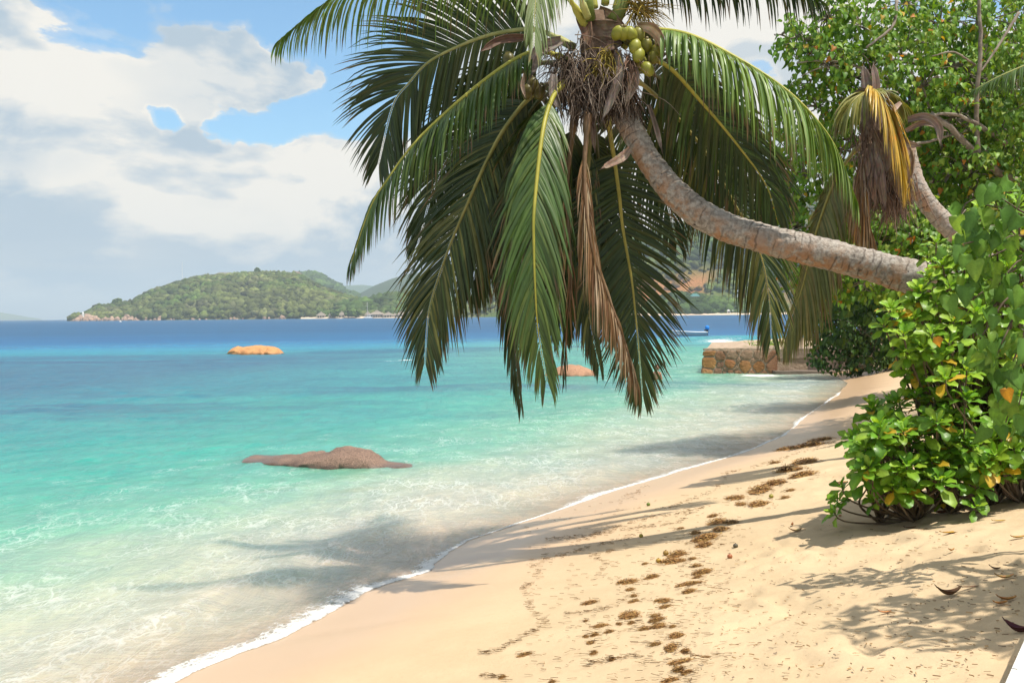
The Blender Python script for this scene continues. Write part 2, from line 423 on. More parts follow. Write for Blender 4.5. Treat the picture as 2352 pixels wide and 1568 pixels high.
# ------------------------------------------------------------------ sea
def water_mat():
    m, b, p, out = new_mat('sea_water'); tc = b.new('ShaderNodeTexCoord'); v = tc.outputs['Object']
    a = b.new('ShaderNodeAttribute', attribute_name='col').outputs['Color']
    al = b.new('ShaderNodeAttribute', attribute_name='alpha').outputs['Fac']
    fo = b.new('ShaderNodeAttribute', attribute_name='foam').outputs['Fac']
    dist = b.new('ShaderNodeAttribute', attribute_name='dist').outputs['Fac']
    rot = (0, 0, R(28))
    u = b.mapping(v, rot=rot, scale=(1.0, 0.42, 1))
    rip = b.noise(u, 3.0, 5, 0.62, 0.6); rip2 = b.noise(u, 0.55, 4, 0.55, 0.3); rip3 = b.noise(b.mapping(v, rot=(0, 0, R(8)), scale=(.3, 1, 1)), 0.10, 5, 0.6)
    # colour mottling: light gathered and spread by the ripples over a pale bed
    c = b.mix(b.math('MULTIPLY', b.sstep(rip, 0.42, 0.62), 0.5), a, b.mix(1.0, a, (1.35, 1.25, 1.15), 'MULTIPLY'))
    c = b.mix(b.math('MULTIPLY', b.sstep(rip2, 0.48, 0.64), 0.42), c, b.mix(1.0, c, (0.62, 0.80, 0.88), 'MULTIPLY'))
    c = b.mix(b.math('MULTIPLY', b.sstep(rip3, 0.46, 0.60), 0.45), c, b.mix(1.0, c, (0.55, 0.74, 0.9), 'MULTIPLY'))
    rip4 = b.noise(b.mapping(v, rot=(0, 0, R(14)), scale=(.45, 1, 1)), 0.9, 5, 0.65, .4)
    c = b.mix(b.math('MULTIPLY', b.sstep(rip4, 0.44, 0.60), b.lin(dist, .08, .35, .06, .45)), c, b.mix(1.0, c, (0.60, 0.78, 0.88), 'MULTIPLY'))
    rip5 = b.noise(b.mapping(v, rot=(0, 0, R(4)), scale=(.5, 1, 1)), 0.022, 6, 0.68)
    c = b.mix(b.math('MULTIPLY', b.sstep(rip5, 0.46, 0.58), b.lin(dist, .6, 1, 0, .5)), c, b.mix(1.0, c, (0.62, 0.74, 0.84), 'MULTIPLY'))
    # lacy foam
    w = b.mapping(v, rot=rot, scale=(1.5, 0.75, 1))
    nz = b.new('ShaderNodeTexNoise'); b.put(nz.inputs['Vector'], w); nz.inputs['Scale'].default_value = 2.2; nz.inputs['Detail'].default_value = 4
    wv = b.vmath('ADD', w, b.vmath('SCALE', nz.outputs['Color'], scale=0.9))
    vo = b.new('ShaderNodeTexVoronoi', feature='DISTANCE_TO_EDGE'); b.put(vo.inputs['Vector'], wv); vo.inputs['Scale'].default_value = 2.3
    lace = b.sstep(vo.outputs['Distance'], 0.0, 0.085, 1, 0)
    vo2 = b.new('ShaderNodeTexVoronoi', feature='DISTANCE_TO_EDGE'); b.put(vo2.inputs['Vector'], wv); vo2.inputs['Scale'].default_value = 6.1
    lace2 = b.sstep(vo2.outputs['Distance'], 0.0, 0.10, 0.7, 0)
    brk = b.noise(v, 0.9, 5, 0.65)
    gate = b.sstep(b.math('ADD', brk, b.math('MULTIPLY', fo, 0.55)), 0.68, 0.98)
    lf = b.math('MULTIPLY', b.math('MAXIMUM', lace, lace2), gate)
    solid = b.sstep(b.math('ADD', fo, b.math('MULTIPLY', b.noise(v, 5, 6, 0.7), 0.5)), 1.02, 1.22)
    f = b.math('MAXIMUM', b.math('MULTIPLY', lf, 0.36), solid, clamp=True)
    c = b.mix(f, c, (.80, .80, .78))
    hs = b.math('ADD', b.math('ADD', b.math('MULTIPLY', rip, 0.085), b.math('MULTIPLY', rip2, 0.16)), b.math('MULTIPLY', b.noise(u, 10, 3, 0.6), 0.010))
    hs = b.math('ADD', b.math('ADD', hs, b.math('MULTIPLY', rip3, 0.35)), b.math('MULTIPLY', rip4, 0.14))
    hs = b.math('ADD', hs, b.math('MULTIPLY', f, 0.02))
    bn = b.new('ShaderNodeBump'); b.put(bn.inputs['Height'], hs); bn.inputs['Distance'].default_value = 1.0
    b.put(bn.inputs['Strength'], b.lin(dist, 0, 1, 0.75, 1.0)); N = bn.outputs[0]
    df = b.new('ShaderNodeSubsurfaceScattering', falloff='BURLEY'); b.put(df.inputs['Color'], c); b.put(df.inputs['Normal'], N); df.inputs['Scale'].default_value = 1.0; df.inputs['Radius'].default_value = (.6, 1.0, 1.0)
    gl = b.new('ShaderNodeBsdfGlossy'); gl.inputs[0].default_value = (.95, .97, 1, 1); b.put(gl.inputs['Normal'], N)
    b.put(gl.inputs['Roughness'], b.lin(dist, 0, 1, 0.10, 0.30))
    fr = b.new('ShaderNodeFresnel'); fr.inputs[0].default_value = 1.33; b.put(fr.inputs['Normal'], N)
    # a choppy surface never mirrors fully: its own wave slopes cap the reflection, more so far out
    k = b.math('MINIMUM', fr.outputs[0], b.lin(dist, 0, 1, 0.40, 0.18))
    k = b.math('MULTIPLY', k, b.math('SUBTRACT', 1.0, f))
    m1 = b.new('ShaderNodeMixShader'); b.put(m1.inputs[0], k); d2 = b.new('ShaderNodeBsdfDiffuse'); b.put(d2.inputs[0], c); b.put(d2.inputs['Normal'], N); m0 = b.new('ShaderNodeMixShader'); m0.inputs[0].default_value = .15; b.l.new(df.outputs[0], m0.inputs[1]); b.l.new(d2.outputs[0], m0.inputs[2]); b.l.new(m0.outputs[0], m1.inputs[1]); b.l.new(gl.outputs[0], m1.inputs[2])
    tr = b.new('ShaderNodeBsdfTransparent'); m2 = b.new('ShaderNodeMixShader'); b.put(m2.inputs[0], b.math('MAXIMUM', al, f))
    b.l.new(tr.outputs[0], m2.inputs[1]); b.l.new(m1.outputs[0], m2.inputs[2]); b.l.new(m2.outputs[0], out.inputs[0])
    b.n.remove(p)
    return m
WATER_STOPS = [(-5, (214, 196, 168)), (0, (214, 198, 170)), (1.3, (205, 203, 182)), (3, (186, 208, 180)), (4.6, (132, 208, 176)), (9, (74, 196, 174)), (14, (44, 180, 170)),
               (22, (32, 168, 178)), (45, (28, 160, 184)), (95, (30, 164, 196)), (150, (32, 150, 196)), (260, (32, 124, 180)), (700, (28, 108, 156)), (9000, (28, 104, 152))]
WK = 0.60
def wave_z(X, Y, s):
    o = -s
    # along-shore / across-shore coordinates
    c = o; a = X*0.468+Y*0.883
    h = 0.16*(fbm(c*0.55+0.25*a*0.3, a*0.13, 3)-0.5)+0.11*(fbm(c*1.6+7, a*0.5+3, 3)-0.5)
    h = h*np.clip(o/2.0, 0.0, 1)*np.clip(1.3-o/90, 0.15, 1)
    # two little breakers running in
    for (oc, amp, wd, ph) in ((1.25, 0.055, 0.22, 0), (4.2, 0.05, 0.5, 5)):
        cc = oc+0.55*(fbm(a*0.35+ph, a*0+ph, 3)-0.5)
        q = (o-cc)/wd; h = h+amp*np.exp(-q*q)*np.clip(2.2*fbm(a*0.3+ph*3, a*0+1.7, 2)-0.6, 0, 1)
    return h
def build_water():
    ds = np.r_[np.geomspace(3.2, 140, 620), np.geomspace(141, 9000, 150)]; tn = np.linspace(-1.15, 1.15, 560)
    D, Tn = np.meshgrid(ds, tn, indexing='ij'); X = (D*Tn).ravel(); Y = D.ravel()
    s = sdist(X, Y); o = np.where(Y > 77, np.maximum(-s, 0.5*Y), -s)
    # right side far out is land behind the beach; keep the sea colour running on there
    wob = o*(1+0.5*(fbm(X*0.03+2, Y*0.03, 3)-0.5))+3.0*(fbm(X*0.11, Y*0.11+4, 4)-0.5)*np.clip(o/4, 0, 1)+0.8*(fbm(X*0.5, Y*0.5+4, 3)-0.5)
    # the bay shelves more slowly on the jetty side
    st = np.array([q[0] for q in WATER_STOPS], float); cols = np.array([s2l(q[1]) for q in WATER_STOPS])
    rr = np.hypot(X, Y)
    cx = np.stack([np.interp(wob, st, cols[:, k]) for k in range(3)], 1)
    # green lit shallows with breakers off the jetty
    gl = np.exp(-(((X-7)/16)**2+((Y-72)/28)**2)); cx = cx*(1-0.75*gl[:, None])+np.array(s2l((120, 208, 176)))*0.75*gl[:, None]
    # weed beds: darker bottom offshore
    reef = np.clip((fbm(X*0.028+9, Y*0.075+1, 4)-0.47)*7, 0, 1)*np.clip((o-16)/12, 0, 1)*np.clip((85-o)/30, 0, 1)
    reef = np.maximum(reef*0.8, np.exp(-(((X+26)/26)**2+((Y-62)/9)**2))*np.clip(fbm(X*0.08, Y*0.2, 3)*2.2-0.45, 0, 1))
    reef = np.maximum(reef, np.exp(-(((X+34)/30)**2+((Y-50)/16)**2))*np.clip((fbm(X*.09+4, Y*.3, 4)-.42)*6, 0, 1)*.9)
    reef = np.maximum(reef, np.exp(-(((X+16)/13)**2+((Y-30)/6)**2))*np.clip((fbm(X*.16+1, Y*.6, 4)-.46)*6, 0, 1)*.75)
    reef = np.maximum(reef, 0.8*np.exp(-(((X+2)/12)**2+((Y-36)/3.2)**2))*np.clip(fbm(X*0.2, Y*0.5, 3)*2.2-0.5, 0, 1))
    cx = cx*(1-0.88*reef[:, None])+np.array(s2l((26, 92, 140)))*0.88*reef[:, None]
    cx = cx*np.interp(o, [0, 2, 6, 12, 60, 180, 400], [.72, .60, .50, .50, .52, .52, .52])[:, None]
    foam = np.interp(o, [0, .3, 1, 5, 8, 12], [.35, .5, .58, .56, .34, 0])
    a = X*0.468+Y*0.883
    for (oc, wd, ph, st_) in ((1.22, 0.16, 0, 0.55), (4.2, 0.5, 5, 0.40)):
        cc = oc+0.55*(fbm(a*0.35+ph, a*0+ph, 3)-0.5); foam = np.maximum(foam, np.exp(-((o-cc+0.05)/wd)**2)*np.clip(2.4*fbm(a*0.45+ph*3, a*0+1.7, 3)-0.55, 0, 1)*st_*1.5)
    # breakers by the jetty, round the rocks and one stray whitecap
    def blob(px, py, rx, ry, k):
        c = Zp(px, py, 0.0)
        return k*np.exp(-(((X-c.x)/rx)**2+((Y-c.y)/ry)**2)**1.5)
    for args in [(1655, 786, 2.6, 1.6, .95), (1715, 782, 3.4, 2.2, 1.0), (1590, 840, 1.6, 1.2, .8), (1560, 846, 2.6, 1.4, .62), (1745, 862, 1.5, 0.9, 1.0), (1700, 868, 2.6, .8, .6), (930, 827, 1.3, .9, .95),
                 (1372, 866, .6, .3, .7), (1255, 866, .5, .3, .6), (660, 806, 1.6, .6, .8), (520, 812, 1.2, .5, .6)]:
        foam = np.maximum(foam, blob(*args))
    # foam against the near boulder
    for (x0, y0, k) in [(600, 1054, .8), (690, 1050, .9), (780, 1076, .95), (875, 1075, .95), (940, 1082, .7), (470, 1056, .85), (720, 1068, .7)]:
        foam = np.maximum(foam, blob(x0, y0, .28, .16, k))
    depth = np.where(Y > 77, 5.0, -sand_base(X, Y))
    alpha = np.clip(0.62+depth*2.6, 0.0, 1.0)*np.where(depth < -0.02, 0, 1)
    Z = wave_z(X, Y, s)
    Z = Z*np.where(rr < 200, 1, 0)+np.where(o > 0, 0.0, 0.0)
    # a low breaking swell behind the jetty
    for (px, py, rx, ry, hh) in [(1690, 784, 9, 1.6, .55), (1660, 806, 6, 1.2, .15)]:
        c = Zp(px, py, 0); Z = Z+hh*np.exp(-(((X-c.x)/rx)**2+((Y-c.y)/ry)**2))
    me = mesh_np('sea', np.stack([X, Y, Z], 1), grid_faces(len(ds), len(tn)), col=cx, attrs={'alpha': alpha, 'foam': foam, 'dist': np.clip(rr/120, 0, 1)}, mat=water_mat())
    link('sea', me, kind='structure')
build_water()

def build_shore_foam():
    """the white lip of foam left by the last wave, lying on the sand along the water's edge"""
    m, b, p, out = new_mat('wave_foam'); tc = b.new('ShaderNodeTexCoord'); v = tc.outputs['Object']
    n = b.noise(v, 60, 4, 0.7); al = b.new('ShaderNodeAttribute', attribute_name='edge').outputs['Fac']
    b.put(p.inputs['Base Color'], b.mix(n, (.62, .62, .60), (.84, .83, .80))); p.inputs['Roughness'].default_value = 0.7
    b.put(p.inputs['Normal'], b.bump(n, 0.5, 0.015))
    vo = b.new('ShaderNodeTexVoronoi', feature='DISTANCE_TO_EDGE'); b.put(vo.inputs['Vector'], b.vmath('ADD', b.mapping(v, scale=(1, .7, 1)), b.vmath('SCALE', b.noise(v, 5, 3), scale=.15))); vo.inputs['Scale'].default_value = 19
    holes = b.sstep(vo.outputs['Distance'], 0.02, 0.16, 0.14, -0.10)
    e = b.math('ADD', b.math('ADD', al, holes), b.math('MULTIPLY', b.math('SUBTRACT', b.noise(v, 9, 5, 0.65), .5), 1.6))
    b.put(p.inputs['Alpha'], b.math('MULTIPLY', b.sstep(e, -0.05, 0.60), 0.85))
    ys = np.linspace(6.0, 32, 1500); K = np.linspace(0, 1, 14)
    Y, Kk = np.meshgrid(ys, K, indexing='ij')
    wid = 0.12+0.42*np.clip(fbm(ys*0.55, ys*0+3.3, 3)*1.7-.45, 0, 1)**1.3
    wid = wid*np.clip(1-(ys-13)/16, 0.4, 1)
    front = 0.05+0.09*(fbm(ys*2.2, ys*0+9, 4)-.5)+.05*(fbm(ys*8, ys*0+2, 2)-.5)
    X = np.interp(Y, _ys, _xs_s)+front[:, None]-Kk*wid[:, None]
    zb = np.maximum(sand_base(X, Y), -0.002)
    lump = fbm(Y*9, X*9, 3)
    t = np.clip(np.sin(np.pi*np.clip(Kk, 0, 1)**.45), 0, 1)
    Z = zb+0.003+0.022*t*lump*np.clip(1.2-Kk*1.6, 0, 1)
    A = np.clip(1.05-Kk*1.25, -.3, 1)*np.clip(Kk*14+.35, 0, 1)*(0.55+0.55*fbm(Y*1.1, Kk*0+7.7, 3))
    me = mesh_np('shore_foam', np.stack([X, Y, Z], -1).reshape(-1, 3), grid_faces(len(ys), len(K)), attrs={'edge': A}, mat=m)
    link('shore_foam', me, kind='stuff', label='white lip of sea foam along the edge of the wet sand', cat='foam')
build_shore_foam()
# ------------------------------------------------------------------ far hills
def hill(name, ridge, shore, D_ridge, D_shore, seed, colf, rough=0.06, back=0.5, nx=150, nr=30, bulge=1.15, mat=None):
    """land lofted from a shoreline up to a ridge and down its far side; ridge = [(px, py)], distances in metres"""
    xs = np.linspace(ridge[0][0], ridge[-1][0], nx); ry = np.interp(xs, [p[0] for p in ridge], [p[1] for p in ridge])
    sy_ = np.interp(xs, [p[0] for p in shore], [p[1] for p in shore]); V = []; U = []
    fD = lambda d, x: np.interp(x, [q[0] for q in d], [q[1] for q in d]) if hasattr(d, '__len__') else d
    for j in range(nr):
        u = j/(nr-1)*(1+back)
        for i, x in enumerate(xs):
            dr = float(fD(D_ridge, x)); dsn = float(fD(D_shore, x))
            top = W(x, ry[i], dr); bx = W(x, sy_[i], dsn); h = max(top.z, 0.5)
            if u <= 1:
                y = dsn+(dr-dsn)*u; z = h*math.sin(u*math.pi/2)**(1/bulge); xx = bx.x+(top.x-bx.x)*u
            else:
                q = (u-1)/back; y = dr+(dr-dsn)*back*1.5*q; z = h*math.cos(q*math.pi/2); xx = top.x*(y/dr)
            V.append((xx, y, z)); U.append((u, h))
    V = np.array(V); U = np.array(U); sc = 14.0/(D_ridge if not hasattr(D_ridge, '__len__') else D_ridge[0][1])
    n = fbm(V[:, 0]*sc+seed, V[:, 1]*sc+seed*3, 5, 0.55)-0.5
    V[:, 2] += n*U[:, 1]*rough*2*np.clip(np.sin(np.clip(U[:, 0], 0, 1)*math.pi), 0.0, 1)
    V[:, 2] = np.where(U[:, 0] < 0.001, -1.0, V[:, 2])
    c = colf(V, U, n)
    me = mesh_np(name, V, grid_faces(nr, nx), col=c, mat=mat or M['wood_far'])
    o = link(name, me, kind='structure')
    return o, V.reshape(nr, nx, 3), c.reshape(nr, nx, 3)
def lerpc(a, b, t): return np.array(a)*(1-t)[:, None]+np.array(b)*t[:, None]
ICO = None
def ico():
    bm = bmesh.new(); bmesh.ops.create_icosphere(bm, subdivisions=2, radius=1); bm.verts.ensure_lookup_table()
    V = np.array([v.co[:] for v in bm.verts]); T = np.array([[v.index for v in f.verts] for f in bm.faces]); bm.free()
    return V, T
ICO_V, ICO_T = ico()
bm_ = bmesh.new(); bmesh.ops.create_icosphere(bm_, subdivisions=1, radius=1)
ICO1_V = np.array([v.co[:] for v in bm_.verts]); ICO1_T = np.array([[v.index for v in f.verts] for f in bm_.faces]); bm_.free()
def lumps(pts, rad, cols, seed=1, flat=0.8, hi=False):
    """many small uneven crowns as one mesh"""
    IV, IT = (ICO_V, ICO_T) if hi else (ICO1_V, ICO1_T)
    g = np.random.default_rng(seed); n = len(pts); k = len(IV)
    jit = 1+0.75*(g.random((n, k))-0.5)
    V = IV[None]*jit[..., None]*np.asarray(rad)[:, None, None]; V[..., 2] *= flat
    ang = g.random(n)*6.28; ca, sa = np.cos(ang)[:, None], np.sin(ang)[:, None]
    V = np.stack([V[..., 0]*ca-V[..., 1]*sa, V[..., 0]*sa+V[..., 1]*ca, V[..., 2]], -1)+np.asarray(pts)[:, None]
    T = (IT[None]+(np.arange(n)*k)[:, None, None]).reshape(-1, 3)
    C = np.repeat(np.asarray(cols)[:, None], k, 1)*(0.75+0.5*g.random((n, k, 1)))
    return V.reshape(-1, 3), T, C.reshape(-1, 3)
def wood(name, H, CC, n, rmin, rmax, seed, label, umax=1.08, tint=None, thin=0.0, umin=0.0):
    g = np.random.default_rng(seed); nr, nx = H.shape[:2]; jmax = int((nr-1)*umax/1.5)
    j = g.uniform((nr-1)*umin/1.5, min(jmax, nr-2), n); i = g.uniform(0, nx-1.01, n); j0 = j.astype(int); i0 = i.astype(int); fj = (j-j0)[:, None]; fi = (i-i0)[:, None]
    bil = lambda A: (A[j0, i0]*(1-fi)+A[j0, i0+1]*fi)*(1-fj)+(A[j0+1, i0]*(1-fi)+A[j0+1, i0+1]*fi)*fj
    P = bil(H); C = bil(CC)
    cl = fbm(P[:, 0]*0.022+seed, P[:, 1]*0.022, 3)
    keep = (cl > thin*g.random(n)) & (P[:, 2] > 1.2) & ((C[:, 0] < C[:, 1]*1.25) | (g.random(n) < .22)); P = P[keep]; C = C[keep]; cl = cl[keep]
    r = (rmin+(rmax-rmin)*g.random(len(P))**2.2*1.5)*(0.6+0.9*cl)
    tt = g.random((len(P), 1)); C = (C*.6+GREEN*.4)*(0.42+0.8*tt)*(.35+1.35*fbm(P[:, 0]*.028+3, P[:, 1]*.02+P[:, 2]*.05, 3))[:, None]
    if tint is not None:
        q = (g.random((len(P), 1)) < 0.22); C = np.where(q, np.array(tint)*(0.7+0.5*tt), C)
    P[:, 2] += r*0.35
    V, T, Cc = lumps(P, r, C, seed)
    me = mesh_np(name, V, T=T, col=Cc, mat=M['wood_far']); link(name, me, kind='stuff', label=label, cat='trees')
GREEN = np.array((.105, .16, .032)); DGREEN = np.array((.05, .095, .026)); DRY = np.array((.25, .23, .085)); ROCKC = np.array((.20, .15, .115)); EARTH = np.array((.44, .20, .075))
def isl_col(V, U, n):
    a = fbm(V[:, 0]*0.012, V[:, 1]*0.03+3, 4); c = lerpc(GREEN, DRY, np.clip((a-0.42)*5, 0, 0.8))
    r = fbm(V[:, 0]*0.03+7, V[:, 1]*0.05+V[:, 2]*0.06, 4); c = c*(1-np.clip((r-0.60)*9, 0, 0.8))[:, None]+ROCKC*np.clip((r-0.60)*9, 0, .8)[:, None]
    return c
ISL_R = [(160, 736), (190, 731), (206, 722), (226, 710), (250, 709), (300, 700), (340, 678), (400, 658), (440, 646), (480, 640), (520, 637), (560, 636), (600, 632), (640, 634), (675, 637), (700, 647), (740, 668), (790, 688), (840, 700), (880, 708), (960, 712)]
ISL_S = [(160, 736.4), (400, 736), (700, 733), (960, 731)]
_, IH, IC = hill('island_hill', ISL_R, ISL_S, [(160, 1520), (300, 1620), (620, 1760), (960, 1500)], [(160, 1500), (500, 1420), (960, 1290)], 3, isl_col, 0.05, nx=220, nr=40)
wood('island_woodland', IH, IC, 11000, 2.2, 5.4, 4, 'scrubby green woodland covering the low island hill', tint=(.13, .15, .04), thin=0.55)
def mid_col(V, U, n): return lerpc(DGREEN*1.1, GREEN, np.clip(fbm(V[:, 0]*0.006, V[:, 1]*0.01, 4)*3-1, 0, 1))
_, MH, MC = hill('green_hill', [(560, 690), (640, 650), (700, 634), (735, 640), (770, 660), (800, 680), (840, 703), (880, 716)], [(560, 729), (880, 726)], 2600, 2250, 8, mid_col, 0.05)
wood('hill_woodland', MH, MC, 2200, 5, 11, 9, 'hazy woodland on the hill behind the island ridge', umin=0.5)
hill('blue_mountain', [(800, 690), (830, 672), (860, 656), (900, 640), (940, 628), (960, 626), (1000, 634), (1060, 650), (1120, 670)], [(800, 726), (1120, 724)], 3300, 2900, 12, lambda V, U, n: mid_col(V, U, n)*.5, 0.10)
hill('saddle_mountain', [(560, 700), (660, 676), (740, 664), (790, 656), (830, 654), (870, 658), (930, 672), (1000, 690)], [(560, 727), (1000, 725)], 5600, 5200, 14, mid_col, 0.05)
hill('left_far_island', [(-260, 729), (-120, 712), (-20, 714), (30, 722), (60, 727), (96, 732.5)], [(-260, 735.5), (96, 734)], 8300, 8000, 15, mid_col, 0.05)
hill('left_headland', [(300, 690), (345, 664), (380, 657), (420, 660), (470, 676)], [(300, 731), (470, 730)], 2900, 2700, 16, mid_col, 0.05)
def right_col(V, U, n):
    px = V[:, 0]/V[:, 1]*FP+VW/2
    a = fbm(V[:, 0]*0.008, V[:, 1]*0.01, 4); c = lerpc(GREEN, DRY, np.clip((a-0.42)*4, 0, 0.7))
    e = fbm(V[:, 0]*0.02+3, V[:, 1]*0.012+1, 5)
    bare = np.exp(-((V[:, 0]-215)/130)**2-((V[:, 2]-28)/24)**2); eb = np.clip((e-0.48)*9+bare*1.1-0.55, 0, 1)*np.clip(bare*1.4, 0, 1)
    c = c*(1-eb)[:, None]+EARTH*eb[:, None]
    up = np.clip((V[:, 2]-105)/40, 0, 1)*0.6; c = c*(1-up)[:, None]+np.array((.21, .15, .095))*up[:, None]
    # cloud shadow over the fold of the hill, put into the colour as dark green
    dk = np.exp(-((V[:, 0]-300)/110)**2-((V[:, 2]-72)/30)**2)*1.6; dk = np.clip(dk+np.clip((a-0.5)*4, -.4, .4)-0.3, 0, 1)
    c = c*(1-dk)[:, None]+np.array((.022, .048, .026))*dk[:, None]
    return c
RR = [(940, 712), (1000, 706), (1060, 694), (1100, 680), (1140, 640), (1180, 606), (1250, 575), (1330, 562), (1450, 548), (1560, 522), (1650, 500), (1760, 470), (1860, 452), (2000, 446), (2200, 460), (2500, 500)]
RS = [(940, 728.5), (1300, 726.5), (1700, 724), (2500, 719)]
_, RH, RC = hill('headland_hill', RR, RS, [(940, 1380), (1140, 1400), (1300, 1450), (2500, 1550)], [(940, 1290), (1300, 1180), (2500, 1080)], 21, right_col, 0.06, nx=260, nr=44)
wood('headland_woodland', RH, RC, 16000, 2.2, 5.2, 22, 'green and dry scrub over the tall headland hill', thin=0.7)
def belt_col(V, U, n): return lerpc(DGREEN, GREEN, np.clip(fbm(V[:, 0]*0.02, V[:, 1]*0.02, 4)*3-1, 0, 1))
_, BH, BC = hill('shore_lowland', [(780, 708), (840, 697), (900, 688), (960, 684), (1010, 688), (1060, 694), (1110, 706), (1160, 716)], [(780, 731), (1160, 727.5)], 1440, [(780, 1358), (960, 1312), (1160, 1300)], 31, belt_col, 0.1, nx=90, nr=20)
wood('shore_woodland', BH, BC, 1500, 4.5, 8.0, 32, 'dense dark green trees behind the thatched villas', tint=(.10, .13, .035))
_, B2, C2 = hill('point_lowland', [(1470, 720), (1500, 697), (1540, 686), (1590, 684), (1640, 690), (1690, 700), (1740, 704), (1800, 708)], [(1470, 725), (1800, 723)], 1120, 1060, 33, belt_col, 0.1, nx=60, nr=16)
wood('point_woodland', B2, C2*0.8, 900, 3.5, 6.0, 34, 'dark trees along the foot of the headland')

# shore strip below the trees
def shore_strip(name, pts, D, seed):
    xs = np.linspace(pts[0][0], pts[-1][0], 60); V = []
    for x in xs:
        y = np.interp(x, [p[0] for p in pts], [p[1] for p in pts]); d = D(x)
        a = W(x, y, d-7); h = 0.9+1.1*random.random()
        V += [(a.x, d-9, -0.6), (a.x, d-6, 0.2), (a.x*(1+4/d), d, h), (a.x*(1+16/d), d+14, h+1.0)]
    Q = []
    for i in range(len(xs)-1):
        for k in range(3): Q.append((i*4+k, (i+1)*4+k, (i+1)*4+k+1, i*4+k+1))
    me = mesh_np(name, V, Q, mat=pmat(name+'_sand', (.52, .40, .28), (.62, .50, .36), 0.08, 0.9, 0.5, 0.2)); link(name, me, kind='structure')
dsh = lambda x: float(np.interp(x, [160, 500, 960], [1500, 1420, 1290]))
shore_strip('villa_beach', [(690, 733), (900, 731.5), (1160, 728)], lambda x: dsh(x)-13, 1)
shore_strip('headland_beach', [(1440, 725.6), (1900, 722.8)], lambda x: 1056, 2)
M['boulder'] = pmat('granite_far', (.42, .27, .185), (.30, .21, .16), 0.25, 0.9, 1.5, 0.5, 0.5, attr=True)
def boulder(x, y, D, w, h, seed, lab=None):
    g = np.random.default_rng(seed); V = ICO_V*(1+0.35*(g.random((len(ICO_V), 1))-0.5)); V = V*np.array((w/2, w*0.4, h))
    p = W(x, y, D); me = mesh_np('boulder', V, T=ICO_T, col=np.ones((len(V), 3))*(0.75+0.5*g.random()), mat=M['boulder'], smooth=False)
    o = link('boulder', me, label=lab or 'pinkish granite boulder on the rocky shore below the island hill', cat='boulder', group='large boulders at the island tip' if lab else 'boulders along the island shore')
    o.location = (p.x, D, -0.15); o.rotation_euler.z = g.uniform(0, 6)
for i in range(64):
    x = 168+random.random()**1.5*470; D = dsh(x)-6-random.random()*6; w = random.uniform(3, 8)*(1.2 if x < 330 else 0.8)
    boulder(x, 735, D, w, w*random.uniform(.4, .75), 100+i)
BL = {186: 'at the very tip of the island', 204: 'just below the white beacon', 222: 'on the land side of the beacon', 292: 'standing highest above the low rocks', 303: 'leaning on the highest shore rock', 335: 'near the middle of the rocky shore', 368: 'where the rocky shore turns low', 243: 'low and broad between beacon and highest rock', 648: 'beside the pale villa beach'}
for (x, D, w, h) in [(186, 1494, 16, 9), (204, 1490, 17, 12), (222, 1486, 13, 9), (292, 1470, 15, 10), (303, 1466, 9, 7), (335, 1462, 9, 7), (368, 1450, 10, 7), (243, 1482, 12, 6), (648, 1370, 10, 6)]:
    boulder(x, 735, D, w, h, int(x), 'large pinkish granite boulder '+BL[int(x)])

# ------------------------------------------------------------------ buildings and masts far off
def prism_roof(mb, c, w, d, h0, h1, top=0.12, col=(.3, .25, .2), over=1.15):
    V = [(c[0]+sx*w/2*over, c[1]+sy*d/2*over, c[2]+h0) for sy in (-1, 1) for sx in (-1, 1)]+[(c[0]+sx*w/2*top, c[1]+sy*d/2*top, c[2]+h1) for sy in (-1, 1) for sx in (-1, 1)]
    mb.add(V, [(0, 1, 5, 4), (1, 3, 7, 5), (3, 2, 6, 7), (2, 0, 4, 6), (4, 5, 7, 6), (0, 2, 3, 1)], col)
M['thatch'] = pmat('thatch', (.34, .28, .22), (.24, .20, .165), 1.5, 0.95, 3, 0.6, 0.3, stretch=(1, 1, .3))
M['render_wall'] = pmat('plaster', (.62, .56, .46), (.54, .48, .40), 0.5, 0.85, 3, 0.1)
M['dark_open'] = pmat('opening', (.05, .05, .055), (.08, .075, .07), 1, 0.4, 3, 0)
